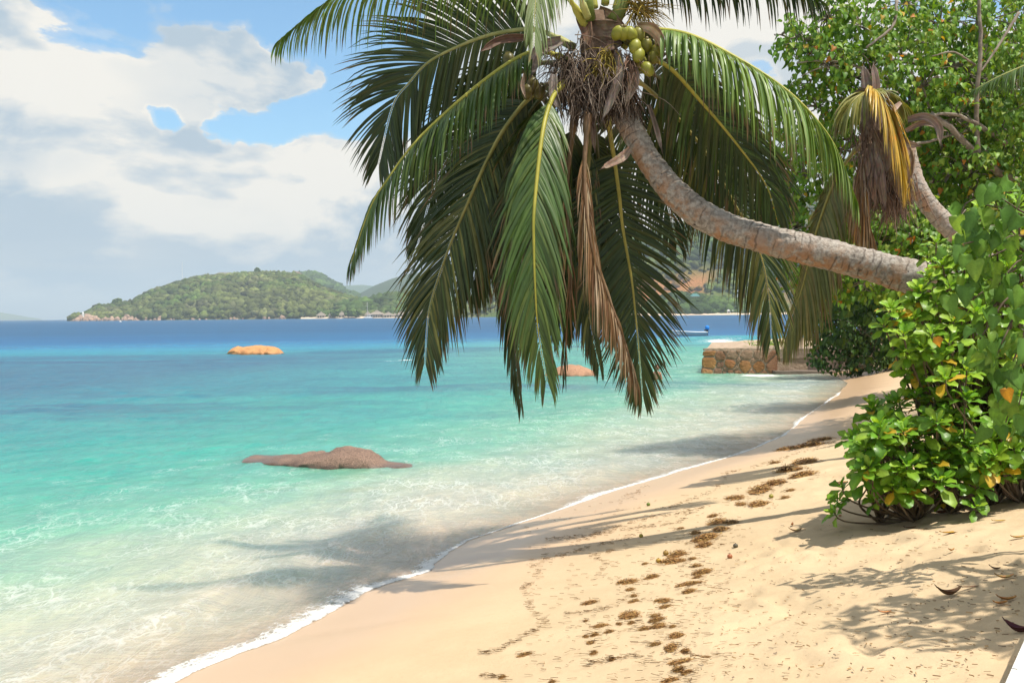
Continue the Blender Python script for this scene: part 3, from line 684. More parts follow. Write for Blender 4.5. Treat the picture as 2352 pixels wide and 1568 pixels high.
def villa(px, py, D, w, h, label, storeys=1, group='thatched villas on the far beach'):
    p = W(px, py, D); base = Vector((p.x, D, 0.8)); t = empty('villa', base, label, 'villa', group)
    d = w*0.7; eave = h*(0.52 if storeys == 2 else 0.42); bx, by, bz = base
    mb = MB(); mb.box((bx, by+0.6, bz+eave/2-0.4), (w*0.86, d, eave+0.8)); link('wall', mb.mesh('wall', M['render_wall'], False), t)
    for s in range(storeys):
        z0 = bz+eave*s/storeys
        n = max(2, int(w/3.2))
        for i in range(n):
            mb = MB(); x = bx+(i-(n-1)/2)*w*0.82/n; mb.box((x, by-d/2+0.55, z0+eave/storeys*0.48), (w*0.5/n, 0.18, eave/storeys*0.62)); link('window', mb.mesh('window', M['dark_open'], False), t)
    for i in range(4):
        mb = MB(); mb.box((bx+(i-1.5)*w*0.31, by-d/2-1.0, bz+eave/2-.4), (0.3, 0.3, eave+.8)); link('post', mb.mesh('post', M['render_wall'], False), t)
    if storeys == 2:
        mb = MB(); mb.box((bx, by-d/2-0.55, bz+eave*0.5), (w*0.98, 1.5, 0.35)); mb.box((bx, by-d/2-1.2, bz+eave*0.5+.8), (w*0.98, .1, .12)); link('balcony', mb.mesh('balcony', M['render_wall'], False), t)
    mb = MB(); prism_roof(mb, (bx, by, bz), w, d, eave, h*0.9, 0.14); r = link('roof', mb.mesh('roof', M['thatch'], False), t)
    mb = MB(); prism_roof(mb, (bx, by, bz), w*0.24, d*0.3, h*0.88, h*1.03, 0.1); link('roof_cap', mb.mesh('roof_cap', M['thatch'], False), r)
vil = [(738, 11.5, 8.6, 1, 'small thatched villa standing apart on the pale beach below the island hill'), (762, 8, 8.2, 1, 'thatched villa half hidden by a rounded tree on the far beach'),
       (785, 9, 9, 1, 'lone thatched villa between two clumps of trees on the far beach'), (845, 7.5, 9, 1, 'small thatched roof just behind the moored catamaran'),
       (866, 19, 9.6, 1, 'widest low thatched hall beside the moored catamaran'), (892, 12.5, 7.4, 1, 'dark thatched house next to the widest thatched hall'),
       (907, 8.5, 5.6, 1, 'lowest thatched hut in the row of far villas'), (922, 13.5, 8, 1, 'broad pointed thatched house beside the lowest hut'),
       (947, 12.5, 10.2, 2, 'two storey thatched villa with balcony, next to the broad pointed house'), (970, 12.5, 10.2, 2, 'two storey thatched villa with balcony at the end of the row')]
for (x, w, h, st, lab) in vil: villa(x, 729, dsh(x)-9, w, h, lab, st)
def house(name, px, D, z, w, d, h, roofh, wallc, roofc, label, cat='house', nwin=3):
    p = W(px, 720, D); base = Vector((p.x, D, z)); t = empty(name, base, label, cat); bx, by, bz = base
    mb = MB(); mb.box((bx, by, bz+h/2-1.5), (w, d, h+3), col=wallc); link('wall', mb.mesh('wall', M['vcol'], False), t)
    mb = MB(); prism_roof(mb, (bx, by, bz), w, d, h, h+roofh, 0.45, roofc, 1.2); link('roof', mb.mesh('roof', M['vcol'], False), t)
    for i in range(nwin):
        mb = MB(); mb.box((bx+(i-(nwin-1)/2)*w*0.9/nwin, by-d/2-0.06, bz+h*0.5), (w*0.45/nwin, 0.14, h*0.5)); link('window', mb.mesh('window', M['dark_open'], False), t)
def zat(px, py, D): return W(px, py, D).z
house('hilltop_house', 519, 1740, zat(519, 640, 1740), 42, 18, 4, 7, (.55, .52, .46), (.26, .24, .225), 'grey roofed house on top of the island hill', nwin=6)
house('hilltop_annex', 648, 1750, zat(648, 629, 1750), 22, 8, 3.4, 1.2, (.72, .70, .64), (.5, .46, .4), 'low white building near the bare summit rock of the island', nwin=4)
house('green_roof_house', 1596, 1090, zat(1596, 690, 1090), 9, 7, 4.5, 3.0, (.60, .52, .42), (.06, .20, .19), 'house with a green roof on the lower headland slope', nwin=3)
house('row_building', 1627, 1095, zat(1627, 695, 1095), 14, 6, 2.6, 0.7, (.66, .56, .46), (.55, .42, .32), 'long low white row of rooms beside the green roofed house', 'building', 6)
house('shore_pavilion', 1627, 1066, 1.0, 6, 5, 6.0, 2.4, (.70, .66, .56), (.38, .36, .30), 'two tier pale pavilion on the headland beach', 'pavilion', 2)
house('white_cottage', 1676, 1064, 1.2, 6, 5, 3.2, 2.0, (.74, .74, .70), (.66, .66, .62), 'small white cottage under the headland trees', 'cottage', 2)
house('blue_cottage', 1696, 1110, zat(1696, 676, 1110), 6, 5, 3.2, 1.8, (.62, .66, .70), (.45, .52, .58), 'pale blue grey cottage higher up on the headland slope', 'cottage', 2)
def mast(name, px, py0, py1, D, r, label):
    a = W(px, py0, D); b = W(px, py1, D); t = empty(name, a, label, 'mast')
    n = 12
    mb = MB()
    for k in range(3):
        an = k*2.094; q = Vector((math.cos(an), math.sin(an), 0))*r; mb.tube([a+q-Vector((0, 0, 8)), b+q*0.7], r*0.18, 5)
    link('lattice', mb.mesh('lattice', M['vcol'], False), t)
    for i in range(n):
        mb = MB(); z = a.lerp(b, (i+.5)/n); mb.box(z, (r*2, r*1.6, r*0.25), col=((.55, .5, .48) if i % 2 else (.62, .60, .58))); link('crosspiece', mb.mesh('crosspiece', M['vcol'], False), t)
mast('radio_mast', 418.5, 644, 602, 1700, 0.7, 'tall lattice radio mast on the shoulder of the island hill')
mast('aerial_mast', 583, 634, 615, 1740, 0.35, 'thin white aerial by the lone tree on the hilltop')
def beacon():
    p = W(191, 724, 1496); t = empty('beacon', (p.x, 1496, 5), 'small white pyramid beacon on the rocks at the island tip', 'beacon')
    V, F, _ = tube([(p.x, 1496, 5), (p.x, 1496, 12.5), (p.x, 1496, 14.0)], [2.6, 1.5, 0.2], 4); mb = MB(); mb.add(V, F, (.8, .8, .78)); link('tower', mb.mesh('tower', M['vcol'], False), t)
    mb = MB(); mb.box((p.x, 1496, 5.2), (6.5, 6.5, 1.2), col=(.66, .62, .56)); link('plinth', mb.mesh('plinth', M['vcol'], False), t)
beacon()
def catamaran():
    D = 1250; p = W(845, 731, D); t = empty('catamaran', (p.x, D, 0), 'white sailing catamaran with a bare tall mast moored off the villas', 'catamaran'); x, y = p.x, D
    for s in (-1, 1):
        mb = MB(); P = [(x-5.5, y+s*2.4, .9), (x-4, y+s*2.4, .6), (x+4.5, y+s*2.4, .6), (x+5.6, y+s*2.4, .9)]; mb.tube(P, [.15, .75, .8, .5], 8, (.8, .8, .8)); link('hull', mb.mesh('hull', M['vcol']), t)
    mb = MB(); mb.box((x, y, 1.5), (8, 5.4, .5), col=(.78, .78, .78)); link('deck', mb.mesh('deck', M['vcol'], False), t)
    mb = MB(); mb.box((x+.8, y, 2.4), (4.4, 3.4, 1.4), col=(.76, .76, .76)); c = link('cabin', mb.mesh('cabin', M['vcol'], False), t)
    mb = MB(); mb.box((x+.8, y-1.72, 2.5), (3.4, .1, .6)); link('window', mb.mesh('window', M['dark_open'], False), c)
    mb = MB(); mb.tube([(x-.6, y, 1.6), (x-.6, y, 20.5)], [.22, .14], 6, (.72, .72, .72)); link('mast', mb.mesh('mast', M['vcol']), t)
    mb = MB(); mb.tube([(x-.6, y, 4.2), (x+4.6, y, 4.4)], .3, 6, (.66, .66, .7)); link('boom', mb.mesh('boom', M['vcol']), t)
catamaran()
def buoy():
    p = Zp(301/1.0884, 739.5, 0); D = p.y; t = empty('mooring_buoy', (p.x, D, 0), 'small white float on the blue water off the island tip', 'buoy')
    mb = MB(); mb.tube([(p.x, D, -.3), (p.x, D, .5), (p.x, D, .9)], [.9, 1.0, .3], 10, (.8, .8, .8)); link('float', mb.mesh('float', M['vcol']), t)
    mb = MB(); mb.tube([(p.x, D, .8), (p.x, D, 1.9)], .1, 6, (.7, .7, .7)); link('pole', mb.mesh('pole', M['vcol']), t)
buoy()
# trees that stand clear on the skyline
def far_tree(px, D, zbase, h, w, label, seed, col=GREEN):
    p = W(px, 640, D); base = Vector((p.x, D, zbase)); t = empty('skyline_tree', base, label, 'tree', 'trees on the island skyline')
    mb = MB(); mb.tube([base-Vector((0, 0, 2)), base+Vector((0, 0, h*.75))], [h*.04, h*.02], 6, (.16, .12, .09)); link('trunk', mb.mesh('trunk', M['vcol']), t)
    g = np.random.default_rng(seed); n = 46; P = g.normal(0, 1, (n, 3)); P /= np.linalg.norm(P, axis=1)[:, None]; P *= g.random((n, 1))**.4
    P = P*np.array((w/2, w/2, h*.42))+np.array((base.x, base.y, base.z+h*.62)); V, T, C = lumps(P, g.uniform(.1, .2, n)*w, np.tile(col, (n, 1))*(0.7+.6*g.random((n, 1))), seed, hi=True)
    link('crown', mesh_np('crown', V, T=T, col=C, mat=M['wood_far']), t)
for i, (x, yb, h, w, lab) in enumerate([(591, 628, 12, 9, 'lone round tree standing up from the hilltop'), (500, 640, 9, 10, 'low tree in front of the grey hilltop roof'), (560, 636, 11, 14, 'broad feathery tree beside the grey hilltop roof'),
        (452, 650, 9, 10, 'small dark tree on the island shoulder right by the radio mast'), (615, 632, 8, 10, 'dark bushy tree near the low white hilltop building'), (427, 652, 7, 8, 'little tree at the foot of the radio mast'),
        (268, 697, 9, 14, 'dark tree on the low end of the island'), (228, 706, 8, 9, 'wind bent tree close to the white beacon')]):
    D = float(np.interp(x, [160, 300, 620], [1515, 1600, 1745])); far_tree(x, D, zat(x, yb+3, D), h, w, lab, 300+i, GREEN*(1.0 if i not in (1, 2) else 1.5))
for i, (x, w, lab) in enumerate([(768, 13, 'rounded bright tree on the beach in front of a half hidden villa'), (815, 15, 'dense rounded tree between the lone villa and the catamaran'), (800, 11, 'pale round tree beside the lone beach villa')]):
    far_tree(x, dsh(x)-14, 0.8, 10, w, lab, 340+i, GREEN*1.15)
def summit_rock():
    p = W(689, 637, 1755); g = np.random.default_rng(4); V = ICO_V*(1+.2*(g.random((len(ICO_V), 1))-.5))*np.array((16, 12, 12)); V[:, 2] -= V[:, 0]*0.5
    o = link('summit_rock', mesh_np('summit_rock', V, T=ICO_T, col=np.ones((len(V), 3))*.55, mat=M['boulder']), label='bare purplish granite outcrop at the end of the island ridge', cat='rock'); o.location = (p.x, 1750, p.z-3)
summit_rock()

# ------------------------------------------------------------------ rocks standing in the sea
def granite(name, c1, c2):
    m, b, p, out = new_mat(name); tc = b.new('ShaderNodeTexCoord'); v = tc.outputs['Object']
    n = b.noise(v, 2.2, 5, 0.6); c = b.mix(b.sstep(n, .35, .65), c1, c2); al = b.sstep(b.noise(b.mapping(v, loc=(3, 1, 2)), 1.6, 5, .65), .52, .66, 0, .62); c = b.mix(al, c, tuple(x*.42 for x in c1))
    g = b.noise(v, 55, 2, 0.5); c = b.mix(b.sstep(g, .52, .6, 0, .75), c, tuple(x*0.35 for x in c1)); g2 = b.noise(v, 48, 2, .5); c = b.mix(b.sstep(g2, .58, .66, 0, .6), c, tuple(min(1, x*1.9) for x in c2))
    zz = b.new('ShaderNodeSeparateXYZ'); b.put(zz.inputs[0], v)
    damp = b.sstep(b.math('ADD', zz.outputs['Z'], b.math('MULTIPLY', n, 0.12)), .08, .17, 1, 0)
    c = b.mix(b.math('MULTIPLY', damp, .45), c, tuple(x*0.4 for x in c1))
    b.put(p.inputs['Base Color'], c); b.put(p.inputs['Roughness'], b.lin(damp, 0, 1, .75, .3)); b.put(p.inputs['Normal'], b.bump(b.math('ADD', g, n), .5, .02))
    return m
def sea_rock(name, prof, D, label, mat, thick, cracks=(), nx=90, na=26, line=None):
    """prof: [(px, top py)] at distance D; the rock runs below the water, rounded front and back"""
    x0 = prof[0][0]; x1 = prof[-1][0]; xs = np.linspace(x0, x1, nx); DX = (lambda x: Zp(x, float(np.interp(x, [q[0] for q in line], [q[1] for q in line])), 0).y+0.35) if line else (lambda x: D); P = [(p[0], W(p[0], p[1], DX(p[0])).z) for p in prof]
    hz = np.interp(xs, [p[0] for p in P], [p[1] for p in P]); k = np.exp(-.5*(np.arange(-3, 4)/1.3)**2); k /= k.sum(); hz = np.convolve(np.pad(hz, 3, mode='edge'), k, mode='valid')
    V = []; org = W((x0+x1)/2, 900, D); org.z = 0; g = 0
    for i, x in enumerate(xs):
        Dx = DX(x); wx = W(x, 900, Dx).x-org.x; e = math.sin(math.pi*min(max((i+.5)/nx, 0), 1))**.3
        for j in range(na):
            a = -0.55+(math.pi+1.1)*j/(na-1); yy = -math.cos(a)*thick*e; zz = math.sin(a)
            z = hz[i]*(zz if zz > 0 else zz*1.0)-(0.12 if zz <= 0 else 0)
            V.append((wx, yy+Dx-D, z))
    V = np.array(V); sc = 3.0/thick
    n = fbm(V[:, 0]*sc+5, V[:, 1]*sc+V[:, 2]*2*sc, 4)-.5; V[:, 2] += n*.34*np.maximum(hz.max(), .2)*np.clip(V[:, 2]*6, 0, 1); V[:, 1] += n*.25*thick
    for (cx, dp, lean) in cracks:
        wx = W(cx, 900, D).x-org.x; q = np.exp(-((V[:, 0]-wx-lean*V[:, 1]-lean*V[:, 2])/.06)**2); V[:, 2] -= dp*q
    o = link(name, mesh_np(name, V, grid_faces(nx, na)[:, ::-1], mat=mat), label=label, cat='rock'); o.location = org
    return o
sea_rock('granite_boulder', [(430, 1068), (455, 1062), (480, 1063), (540, 1060), (575, 1048), (620, 1050), (680, 1045), (740, 1039), (775, 1031), (800, 1028.5), (835, 1030), (855, 1038), (870, 1053), (890, 1062), (930, 1066), (965, 1076)],
         Zp(800, 1076, 0).y+0.35, 'long speckled grey pink granite boulder awash in the shallows near the beach', granite('granite_grey', (.155, .095, .066), (.225, .142, .10)), 0.55, nx=160, line=[(430, 1060), (560, 1060), (640, 1064), (740, 1072), (800, 1075), (890, 1078), (965, 1084)])
sea_rock('orange_boulder', [(526, 813), (534, 801), (548, 795), (556, 798), (575, 794.5), (600, 793), (628, 794), (642, 800), (651, 812)], Zp(590, 813, 0).y+1.0, 'low orange granite boulder far out in the turquoise water',
         granite('granite_orange', (.52, .235, .085), (.60, .29, .11)), 1.6, cracks=[(627, .25, .25), (574, .08, .2)])
sea_rock('brown_boulder', [(1250, 866), (1262, 852), (1285, 842), (1310, 838), (1335, 839), (1355, 846), (1372, 858), (1378, 865)], Zp(1315, 866, 0).y+.9, 'smooth rounded brown boulder in the water behind the hanging palm fronds',
         granite('granite_brown', (.34, .175, .095), (.41, .22, .125)), 1.1)

# ------------------------------------------------------------------ stone jetty
def jetty():
    c = Zp(1609, 859, 0); D = c.y; sc = D/FP/1.0884/4.356                 # metres per zoomed reading unit
    x0 = c.x; top = zat(1617, 803, D)
    t = empty('stone_jetty', (x0+3, D+2, 0), 'rough stone jetty wall with mortar joints, its top filled with sand', 'jetty')
    mort = pmat('jetty_mortar', (.34, .25, .17), (.44, .33, .24), 4, .95, 14, .8, .05)
    stone = pmat('jetty_stone', (1, 1, 1), (.70, .66, .62), 3, .9, 18, .7, .04, attr=True)
    conc = pmat('jetty_concrete', (.26, .19, .14), (.36, .275, .21), 1.2, .92, 9, .6, .03)
    dark = pmat('jetty_wet_concrete', (.15, .115, .09), (.21, .16, .125), 1.5, .8, 9, .6, .03)
    X1 = x0+9.5
    # mortar core with a battered outer end
    V = [(x0+.02, D+.055, -.8), (x0+.22, D+.06, top-.03), (x0+5.1, D+.065, top-.05), (x0+5.1, D+.055, -.8), (x0+1.7, D+7, -.8), (x0+1.9, D+7, top+.1), (x0+5.1, D+7, top+.15), (x0+5.1, D+7, -.8)]
    mb = MB(); mb.add(V, [(0, 3, 2, 1), (4, 5, 6, 7), (0, 1, 5, 4), (3, 7, 6, 2), (1, 2, 6, 5)]); link('core', mb.mesh('core', mort, False), t)
    Z = lambda zy: (1462-zy)*sc+0.0
    Xq = lambda zx: x0+(zx-880)*sc
    O = (.42, .20, .075); B = (.30, .155, .085); Gy = (.31, .20, .13); Pk = (.32, .17, .11)
    st = [(982, 1228, 128, 78, O), (1092, 1272, 104, 112, B), (1225, 1262, 130, 92, Gy), (1385, 1252, 150, 100, Gy), (1535, 1256, 120, 96, Gy), (1155, 1210, 80, 40, Gy), (1300, 1205, 120, 30, Gy),
          (974, 1342, 150, 118, O), (1096, 1366, 78, 62, Pk), (1208, 1350, 112, 116, (.43, .19, .08)), (1362, 1368, 132, 128, (.40, .20, .08)), (1522, 1386, 156, 92, O), (1670, 1376, 128, 112, B),
          (962, 1432, 150, 54, (.42, .20, .09)), (1076, 1432, 96, 52, Pk), (1146, 1440, 40, 34, Pk), (1200, 1440, 76, 36, B), (1281, 1392, 30, 74, Gy), (1290, 1442, 40, 34, B), (1450, 1318, 40, 40, Gy), (1600, 1325, 44, 40, B), (1440, 1442, 60, 34, B), (1560, 1450, 90, 24, B), (1150, 1415, 30, 40, Gy), (1290, 1312, 60, 30, Gy)]
    g = np.random.default_rng(8); xc = Xq(1735)
    def clip(poly, nx_, nz_, c_):            # keep the side where nx*x + nz*z <= c
        out = []
        for i in range(len(poly)):
            p, q = poly[i], poly[(i+1) % len(poly)]; dp = nx_*p[0]+nz_*p[1]-c_; dq = nx_*q[0]+nz_*q[1]-c_
            if dp <= 0: out.append(p)
            if dp*dq < 0: t_ = dp/(dp-dq); out.append((p[0]+(q[0]-p[0])*t_, p[1]+(q[1]-p[1])*t_))
        return out
    cen = [(Xq(zx)+g.uniform(-.03, .03), Z(zy)+g.uniform(-.03, .03), (.5*w*sc)*(.5*h*sc)*1.15) for (zx, zy, w, h, col) in st]
    for i_, (zx, zy, w, h, col) in enumerate(st):
        cx, cz, wt = cen[i_]; poly = [(Xq(886), -.12), (xc-.02, -.12), (xc-.02, top-.035), (Xq(886), top-.035)]
        for j_, (ox, oz, ow) in enumerate(cen):
            if j_ == i_ or not poly: continue
            nx_, nz_ = ox-cx, oz-cz; poly = clip(poly, nx_, nz_, (ox*ox+oz*oz-ow-cx*cx-cz*cz+wt)/2)
        if len(poly) < 3: continue
        mx = sum(p[0] for p in poly)/len(poly); mz = sum(p[1] for p in poly)/len(poly); ring = []
        for k in range(len(poly)):           # corners rounded off, sides a little wavy
            p, q = poly[k], poly[(k+1) % len(poly)]
            for t_ in (.16, .5, .84):
                x = p[0]+(q[0]-p[0])*t_-mx; z = p[1]+(q[1]-p[1])*t_-mz; l_ = math.hypot(x, z)+1e-6; sh = max(.3, 1-.026/l_)*g.uniform(.955, 1.0); ring.append((x*sh, z*sh))
        n = len(ring); pr = g.uniform(.02, .06); lean = lambda z: .22*max(0, 1-(mx-x0)/1.2)*(max(z, 0)/top)
        V = []; F = []
        for (k_, dy) in [(1.0, .16), (1.0, .05), (.93, -pr*.75), (.6, -pr)]:
            for (rx, rz) in ring: V.append((mx+rx*k_+lean(mz+rz)*.6, D+.04+dy+g.uniform(-.008, .008), mz+rz*k_))
        V.append((mx+lean(mz)*.6, D+.04-pr*1.05, mz))
        for r_ in range(3):
            for k in range(n): F.append((r_*n+k, r_*n+(k+1) % n, (r_+1)*n+(k+1) % n, (r_+1)*n+k))
        for k in range(n): F.append((3*n+k, 3*n+(k+1) % n, 4*n))
        mb = MB(); v_ = g.uniform(.85, 1.15); mb.add(V, F, tuple(x*v_ for x in col)); link('stone', mb.mesh('stone', stone, False), t)
    # stones of the outer end, turned to the sea
    for i in range(9):
        y = D+.5+.72*(i//2); z = .26+.36*(i % 2); mb = MB(); Vv = ICO_V*np.array((.14, .34, .29))*(1+.2*(g.random((len(ICO_V), 1))-.5))+np.array((x0+.14+.18*z/top+.24*(y-D), y, z))
        mb.add(Vv, [tuple(f) for f in ICO_T], (.36, .20, .10)); link('stone', mb.mesh('stone', stone), t)
    def slab(name, xa, xb, ya, yb, za, zb, mat, nseg=24):
        mb = MB(); n = nseg; V = []; F = []
        for i in range(n+1):
            x = xa+(xb-xa)*i/n; w = [g.uniform(-.02, .02) for _ in range(4)]
            V += [(x, ya+w[0], za), (x, ya+w[1], zb+w[2]), (x, yb, zb+w[3]), (x, yb, za)]
        for i in range(n):
            for k in range(4): F.append((i*4+k, (i+1)*4+k, (i+1)*4+(k+1) % 4, i*4+(k+1) % 4))
        F += [(0, 1, 2, 3), (n*4+3, n*4+2, n*4+1, n*4)]; mb.add(V, F); link(name, mb.mesh(name, mat, False), t)
    slab('concrete_face', xc, X1+6, D+.02, D+3, Z(1300), top, conc)
    slab('wet_concrete_face', xc+.03, X1+6, D+.06, D+3, -.6, Z(1300)-.004, dark)
    slab('footing', Xq(1660), X1+6, D-.55, D+.02, -.6, Z(1432), dark)
    # coping of the top edge, sand fill behind
    slab('coping', x0+.2, xc, D+.07, D+.5, top-.04, top+.05, mort, 30)
    V = []; nx, ny = 40, 14
    for j in range(ny):
        for i in range(nx):
            u = i/(nx-1); v = j/(ny-1); x = x0+.27+u*16+v*3.3; y = D+.24+v*12
            V.append((x, y, top-.03+(.40*v*min(1, u*3))*.6+.06*(random.random()-.5)*min(v*5, 1)))
    me = mesh_np('sand_fill', V, grid_faces(ny, nx), mat=pmat('jetty_sand', (.40, .29, .19), (.48, .36, .24), 2, .95, 20, .5, .03)); link('sand_fill', me, t)
    return D, x0, top
JD, JX, JT = jetty()

# ------------------------------------------------------------------ sea air
def haze():
    mb = MB(); mb.box((0, 4500, 107), (19000, 9400, 225)); me = mb.mesh('haze', None, False)
    m = bpy.data.materials.new('haze_air'); m.use_nodes = True; t = m.node_tree; t.nodes.clear(); b = NB(t)
    out = b.new('ShaderNodeOutputMaterial'); v = b.new('ShaderNodeVolumePrincipled')
    v.inputs['Color'].default_value = (.74, .88, 1.0, 1); v.inputs['Density'].default_value = 0.00017; v.inputs['Anisotropy'].default_value = 0.0
    t.links.new(v.outputs[0], out.inputs['Volume']); me.materials.append(m); m.volume_intersection_method = 'FAST' if hasattr(m, 'volume_intersection_method') else 'FAST'
    link('haze', me, kind='stuff', label='pale sea haze lying over the whole bay', cat='haze')
haze()


# ------------------------------------------------------------------ boat, swimmers
def boat():
    c = Zp(1588, 771, 0); D = c.y; L = 79/FP*D; x0 = W(1549, 771, D).x; t = empty('motor_boat', (c.x, D, 0), 'small white open boat with a blue covered outboard moored off the jetty', 'boat')
    n = 14; V = []; secs = []
    for i in range(n+1):
        u = i/n; x = x0+u*L*.93; w = .78*(1-(1-min(u/.55, 1))**2.2)+.02; sh = .40+.20*(1-u)**2; k = -.18+.12*(1-u)**3
        rake = .25*(1-u)**4
        secs.append([(x-rake, D-w, sh), (x-.6*rake, D-w*.86, .14), (x, D-w*.5, k+.06), (x, D, k), (x, D+w*.5, k+.06), (x-.6*rake, D+w*.86, .14), (x-rake, D+w, sh)])
    for q in secs: V += q
    F = []
    for i in range(n):
        for k in range(6): F.append((i*7+k, (i+1)*7+k, (i+1)*7+k+1, i*7+k+1))
    F.append(tuple(n*7+k for k in range(7)))
    mb = MB(); mb.add(V, F, (.70, .73, .75)); link('hull', mb.mesh('hull', M['vcol']), t)
    mb = MB()
    for s in (0, 6): mb.tube([q[s] for q in secs], .05, 6, (.8, .8, .78))
    link('gunwale', mb.mesh('gunwale', M['vcol']), t)
    for u in (.35, .62):
        mb = MB(); mb.box((x0+u*L, D, .36), (.28, 1.2, .05), col=(.72, .70, .66)); link('bench', mb.mesh('bench', M['vcol'], False), t)
    mb = MB(); mb.box((x0+L*.42, D, .2), (L*.7, 1.0, .05), col=(.6, .6, .6)); link('floor', mb.mesh('floor', M['vcol'], False), t)
    xe = x0+L*.955; e = MB(); Vc = ICO_V*np.array((.26, .2, .32))+np.array((xe, D, .86)); Vc[:, 2] = np.maximum(Vc[:, 2], .66); e.add(Vc, [tuple(f) for f in ICO_T], (.02, .22, .62)); m = link('outboard_cover', e.mesh('outboard_cover', M['vcol']), t)
    e = MB(); e.box((xe, D, .55), (.22, .22, .55), col=(.05, .05, .06)); e.box((xe+.02, D, .0), (.14, .08, .7), col=(.05, .05, .06)); e.box((xe-.18, D, .62), (.3, .26, .14), col=(.08, .08, .08)); link('outboard_leg', e.mesh('outboard_leg', M['vcol'], False), t)
    e = MB(); e.tube([(x0-.2, D, .7), (x0-.5, D-.1, .2), (x0-.9, D-.3, -.2)], .02, 5, (.5, .48, .4)); link('mooring_line', e.mesh('mooring_line', M['vcol']), t)
boat()
def swimmer(px, py, label, face, skin=(.55, .27, .17), hair=(.06, .04, .03), lean=0.0, up=0.30):
    c = Zp(px, py, 0); z0 = up-.42
    V = [(0, 0, -.25), (0, 0, .05), (0, 0, .30), (0, .0, .42), (.0, 0, .50), (.20, 0, .33), (.27, -.10, .08), (.18, -.34, -.02), (-.20, 0, .33), (-.27, -.10, .08), (-.18, -.34, -.02)]
    E = [(0, 1), (1, 2), (2, 3), (3, 4), (2, 5), (5, 6), (6, 7), (2, 8), (8, 9), (9, 10)]
    rad = [.16, .15, .15, .06, .06, .07, .055, .04, .07, .055, .04]
    me = bpy.data.meshes.new('body'); me.from_pydata(V, E, []); o = link('body', me); tagm = pmat('skin', skin, tuple(x*.85 for x in skin), 8, .5, 20, .05); me.materials.append(tagm)
    o.modifiers.new('skin', 'SKIN'); 
    for i, r in enumerate(rad):
        me.skin_vertices[0].data[i].radius = (r, r*.8 if i < 3 else r); me.skin_vertices[0].data[i].use_root = (i == 0)
    sm = o.modifiers.new('sub', 'SUBSURF'); sm.levels = 2; sm.render_levels = 2
    base = Vector((c.x, c.y, z0)); t = empty('person', base, label, 'person', 'swimmers in the shallows'); t.rotation_euler = (lean, 0, face)
    o.parent = t
    H = ICO_V*np.array((.078, .098, .118))+np.array((0, -.015, .60)); f = (H[:, 1] < -.06) & (H[:, 2] < .60); H[f, 0] *= .9
    mb = MB(); mb.add(H, [tuple(f) for f in ICO_T]); h = link('head', mb.mesh('head', tagm)); h.parent = t
    mb = MB(); HH = ICO_V*np.array((.088, .104, .115))+np.array((0, .012, .622)); HH[:, 1] = np.maximum(HH[:, 1], -.065); mb.add(HH, [tuple(f) for f in ICO_T], hair); q = link('hair', mb.mesh('hair', M['vcol'])); q.parent = h
    mb = MB(); mb.tube([(0, -.105, .615), (0, -.135, .59), (0, -.105, .578)], [.008, .016, .010], 6); q = link('nose', mb.mesh('nose', tagm)); q.parent = h
    for s in (-1, 1):
        mb = MB(); mb.add(ICO1_V*np.array((.012, .02, .03))+np.array((s*.08, 0, .6)), [tuple(f) for f in ICO1_T]); q = link('ear', mb.mesh('ear', tagm)); q.parent = h
        mb = MB(); mb.add(ICO1_V*.011+np.array((s*.032, -.102, .612)), [tuple(f) for f in ICO1_T], (.05, .04, .04)); q = link('eye', mb.mesh('eye', M['vcol'])); q.parent = h
swimmer(1502, 871, 'bather up to the chest in the water, leaning forward beside the palm frond tips', 0.5, lean=.35, up=.34)
swimmer(1454, 876, 'bather low in the water with only head and shoulders showing', -0.7, lean=.1, up=.14)

# ------------------------------------------------------------------ palms
def rot_about(v, ax, a): return Matrix.Rotation(a, 3, ax) @ v
LEAF_ROWS = 6
def leaflet(base, d0, T, L, wid, g, twist=0.0, kink=None):
    """one folded blade: 3 points across, LEAF_ROWS along; returns verts and quads"""
    V = []; p = base.copy(); d = d0.copy(); n = LEAF_ROWS; step = L/n; down = Vector((0, 0, -1))
    w0 = (T-d*T.dot(d)); w0 = w0.normalized() if w0.length > 1e-4 else d.orthogonal().normalized()
    prof = [.45, .9, 1.0, .92, .74, .45, .04]
    for i in range(n+1):
        w = w0-d*w0.dot(d)
        w = w.normalized() if w.length > 1e-4 else d.orthogonal().normalized()
        w = rot_about(w, d, twist*i/n); nn = d.cross(w)
        ww = wid*prof[i]*.5; fold = nn*ww*.45
        V += [p-w*ww+fold, p.copy(), p+w*ww+fold]
        gg = g*(1.0 if kink is None or i < kink else 4.0)
        d = (d+down*gg/n*(1.0+1.2*i/n)).normalized(); p = p+d*step
    F = []
    for i in range(n):
        a = i*3; F += [(a, a+1, a+4, a+3), (a+1, a+2, a+5, a+4)]
    return V, F
LEAFLET_LIMIT = {}
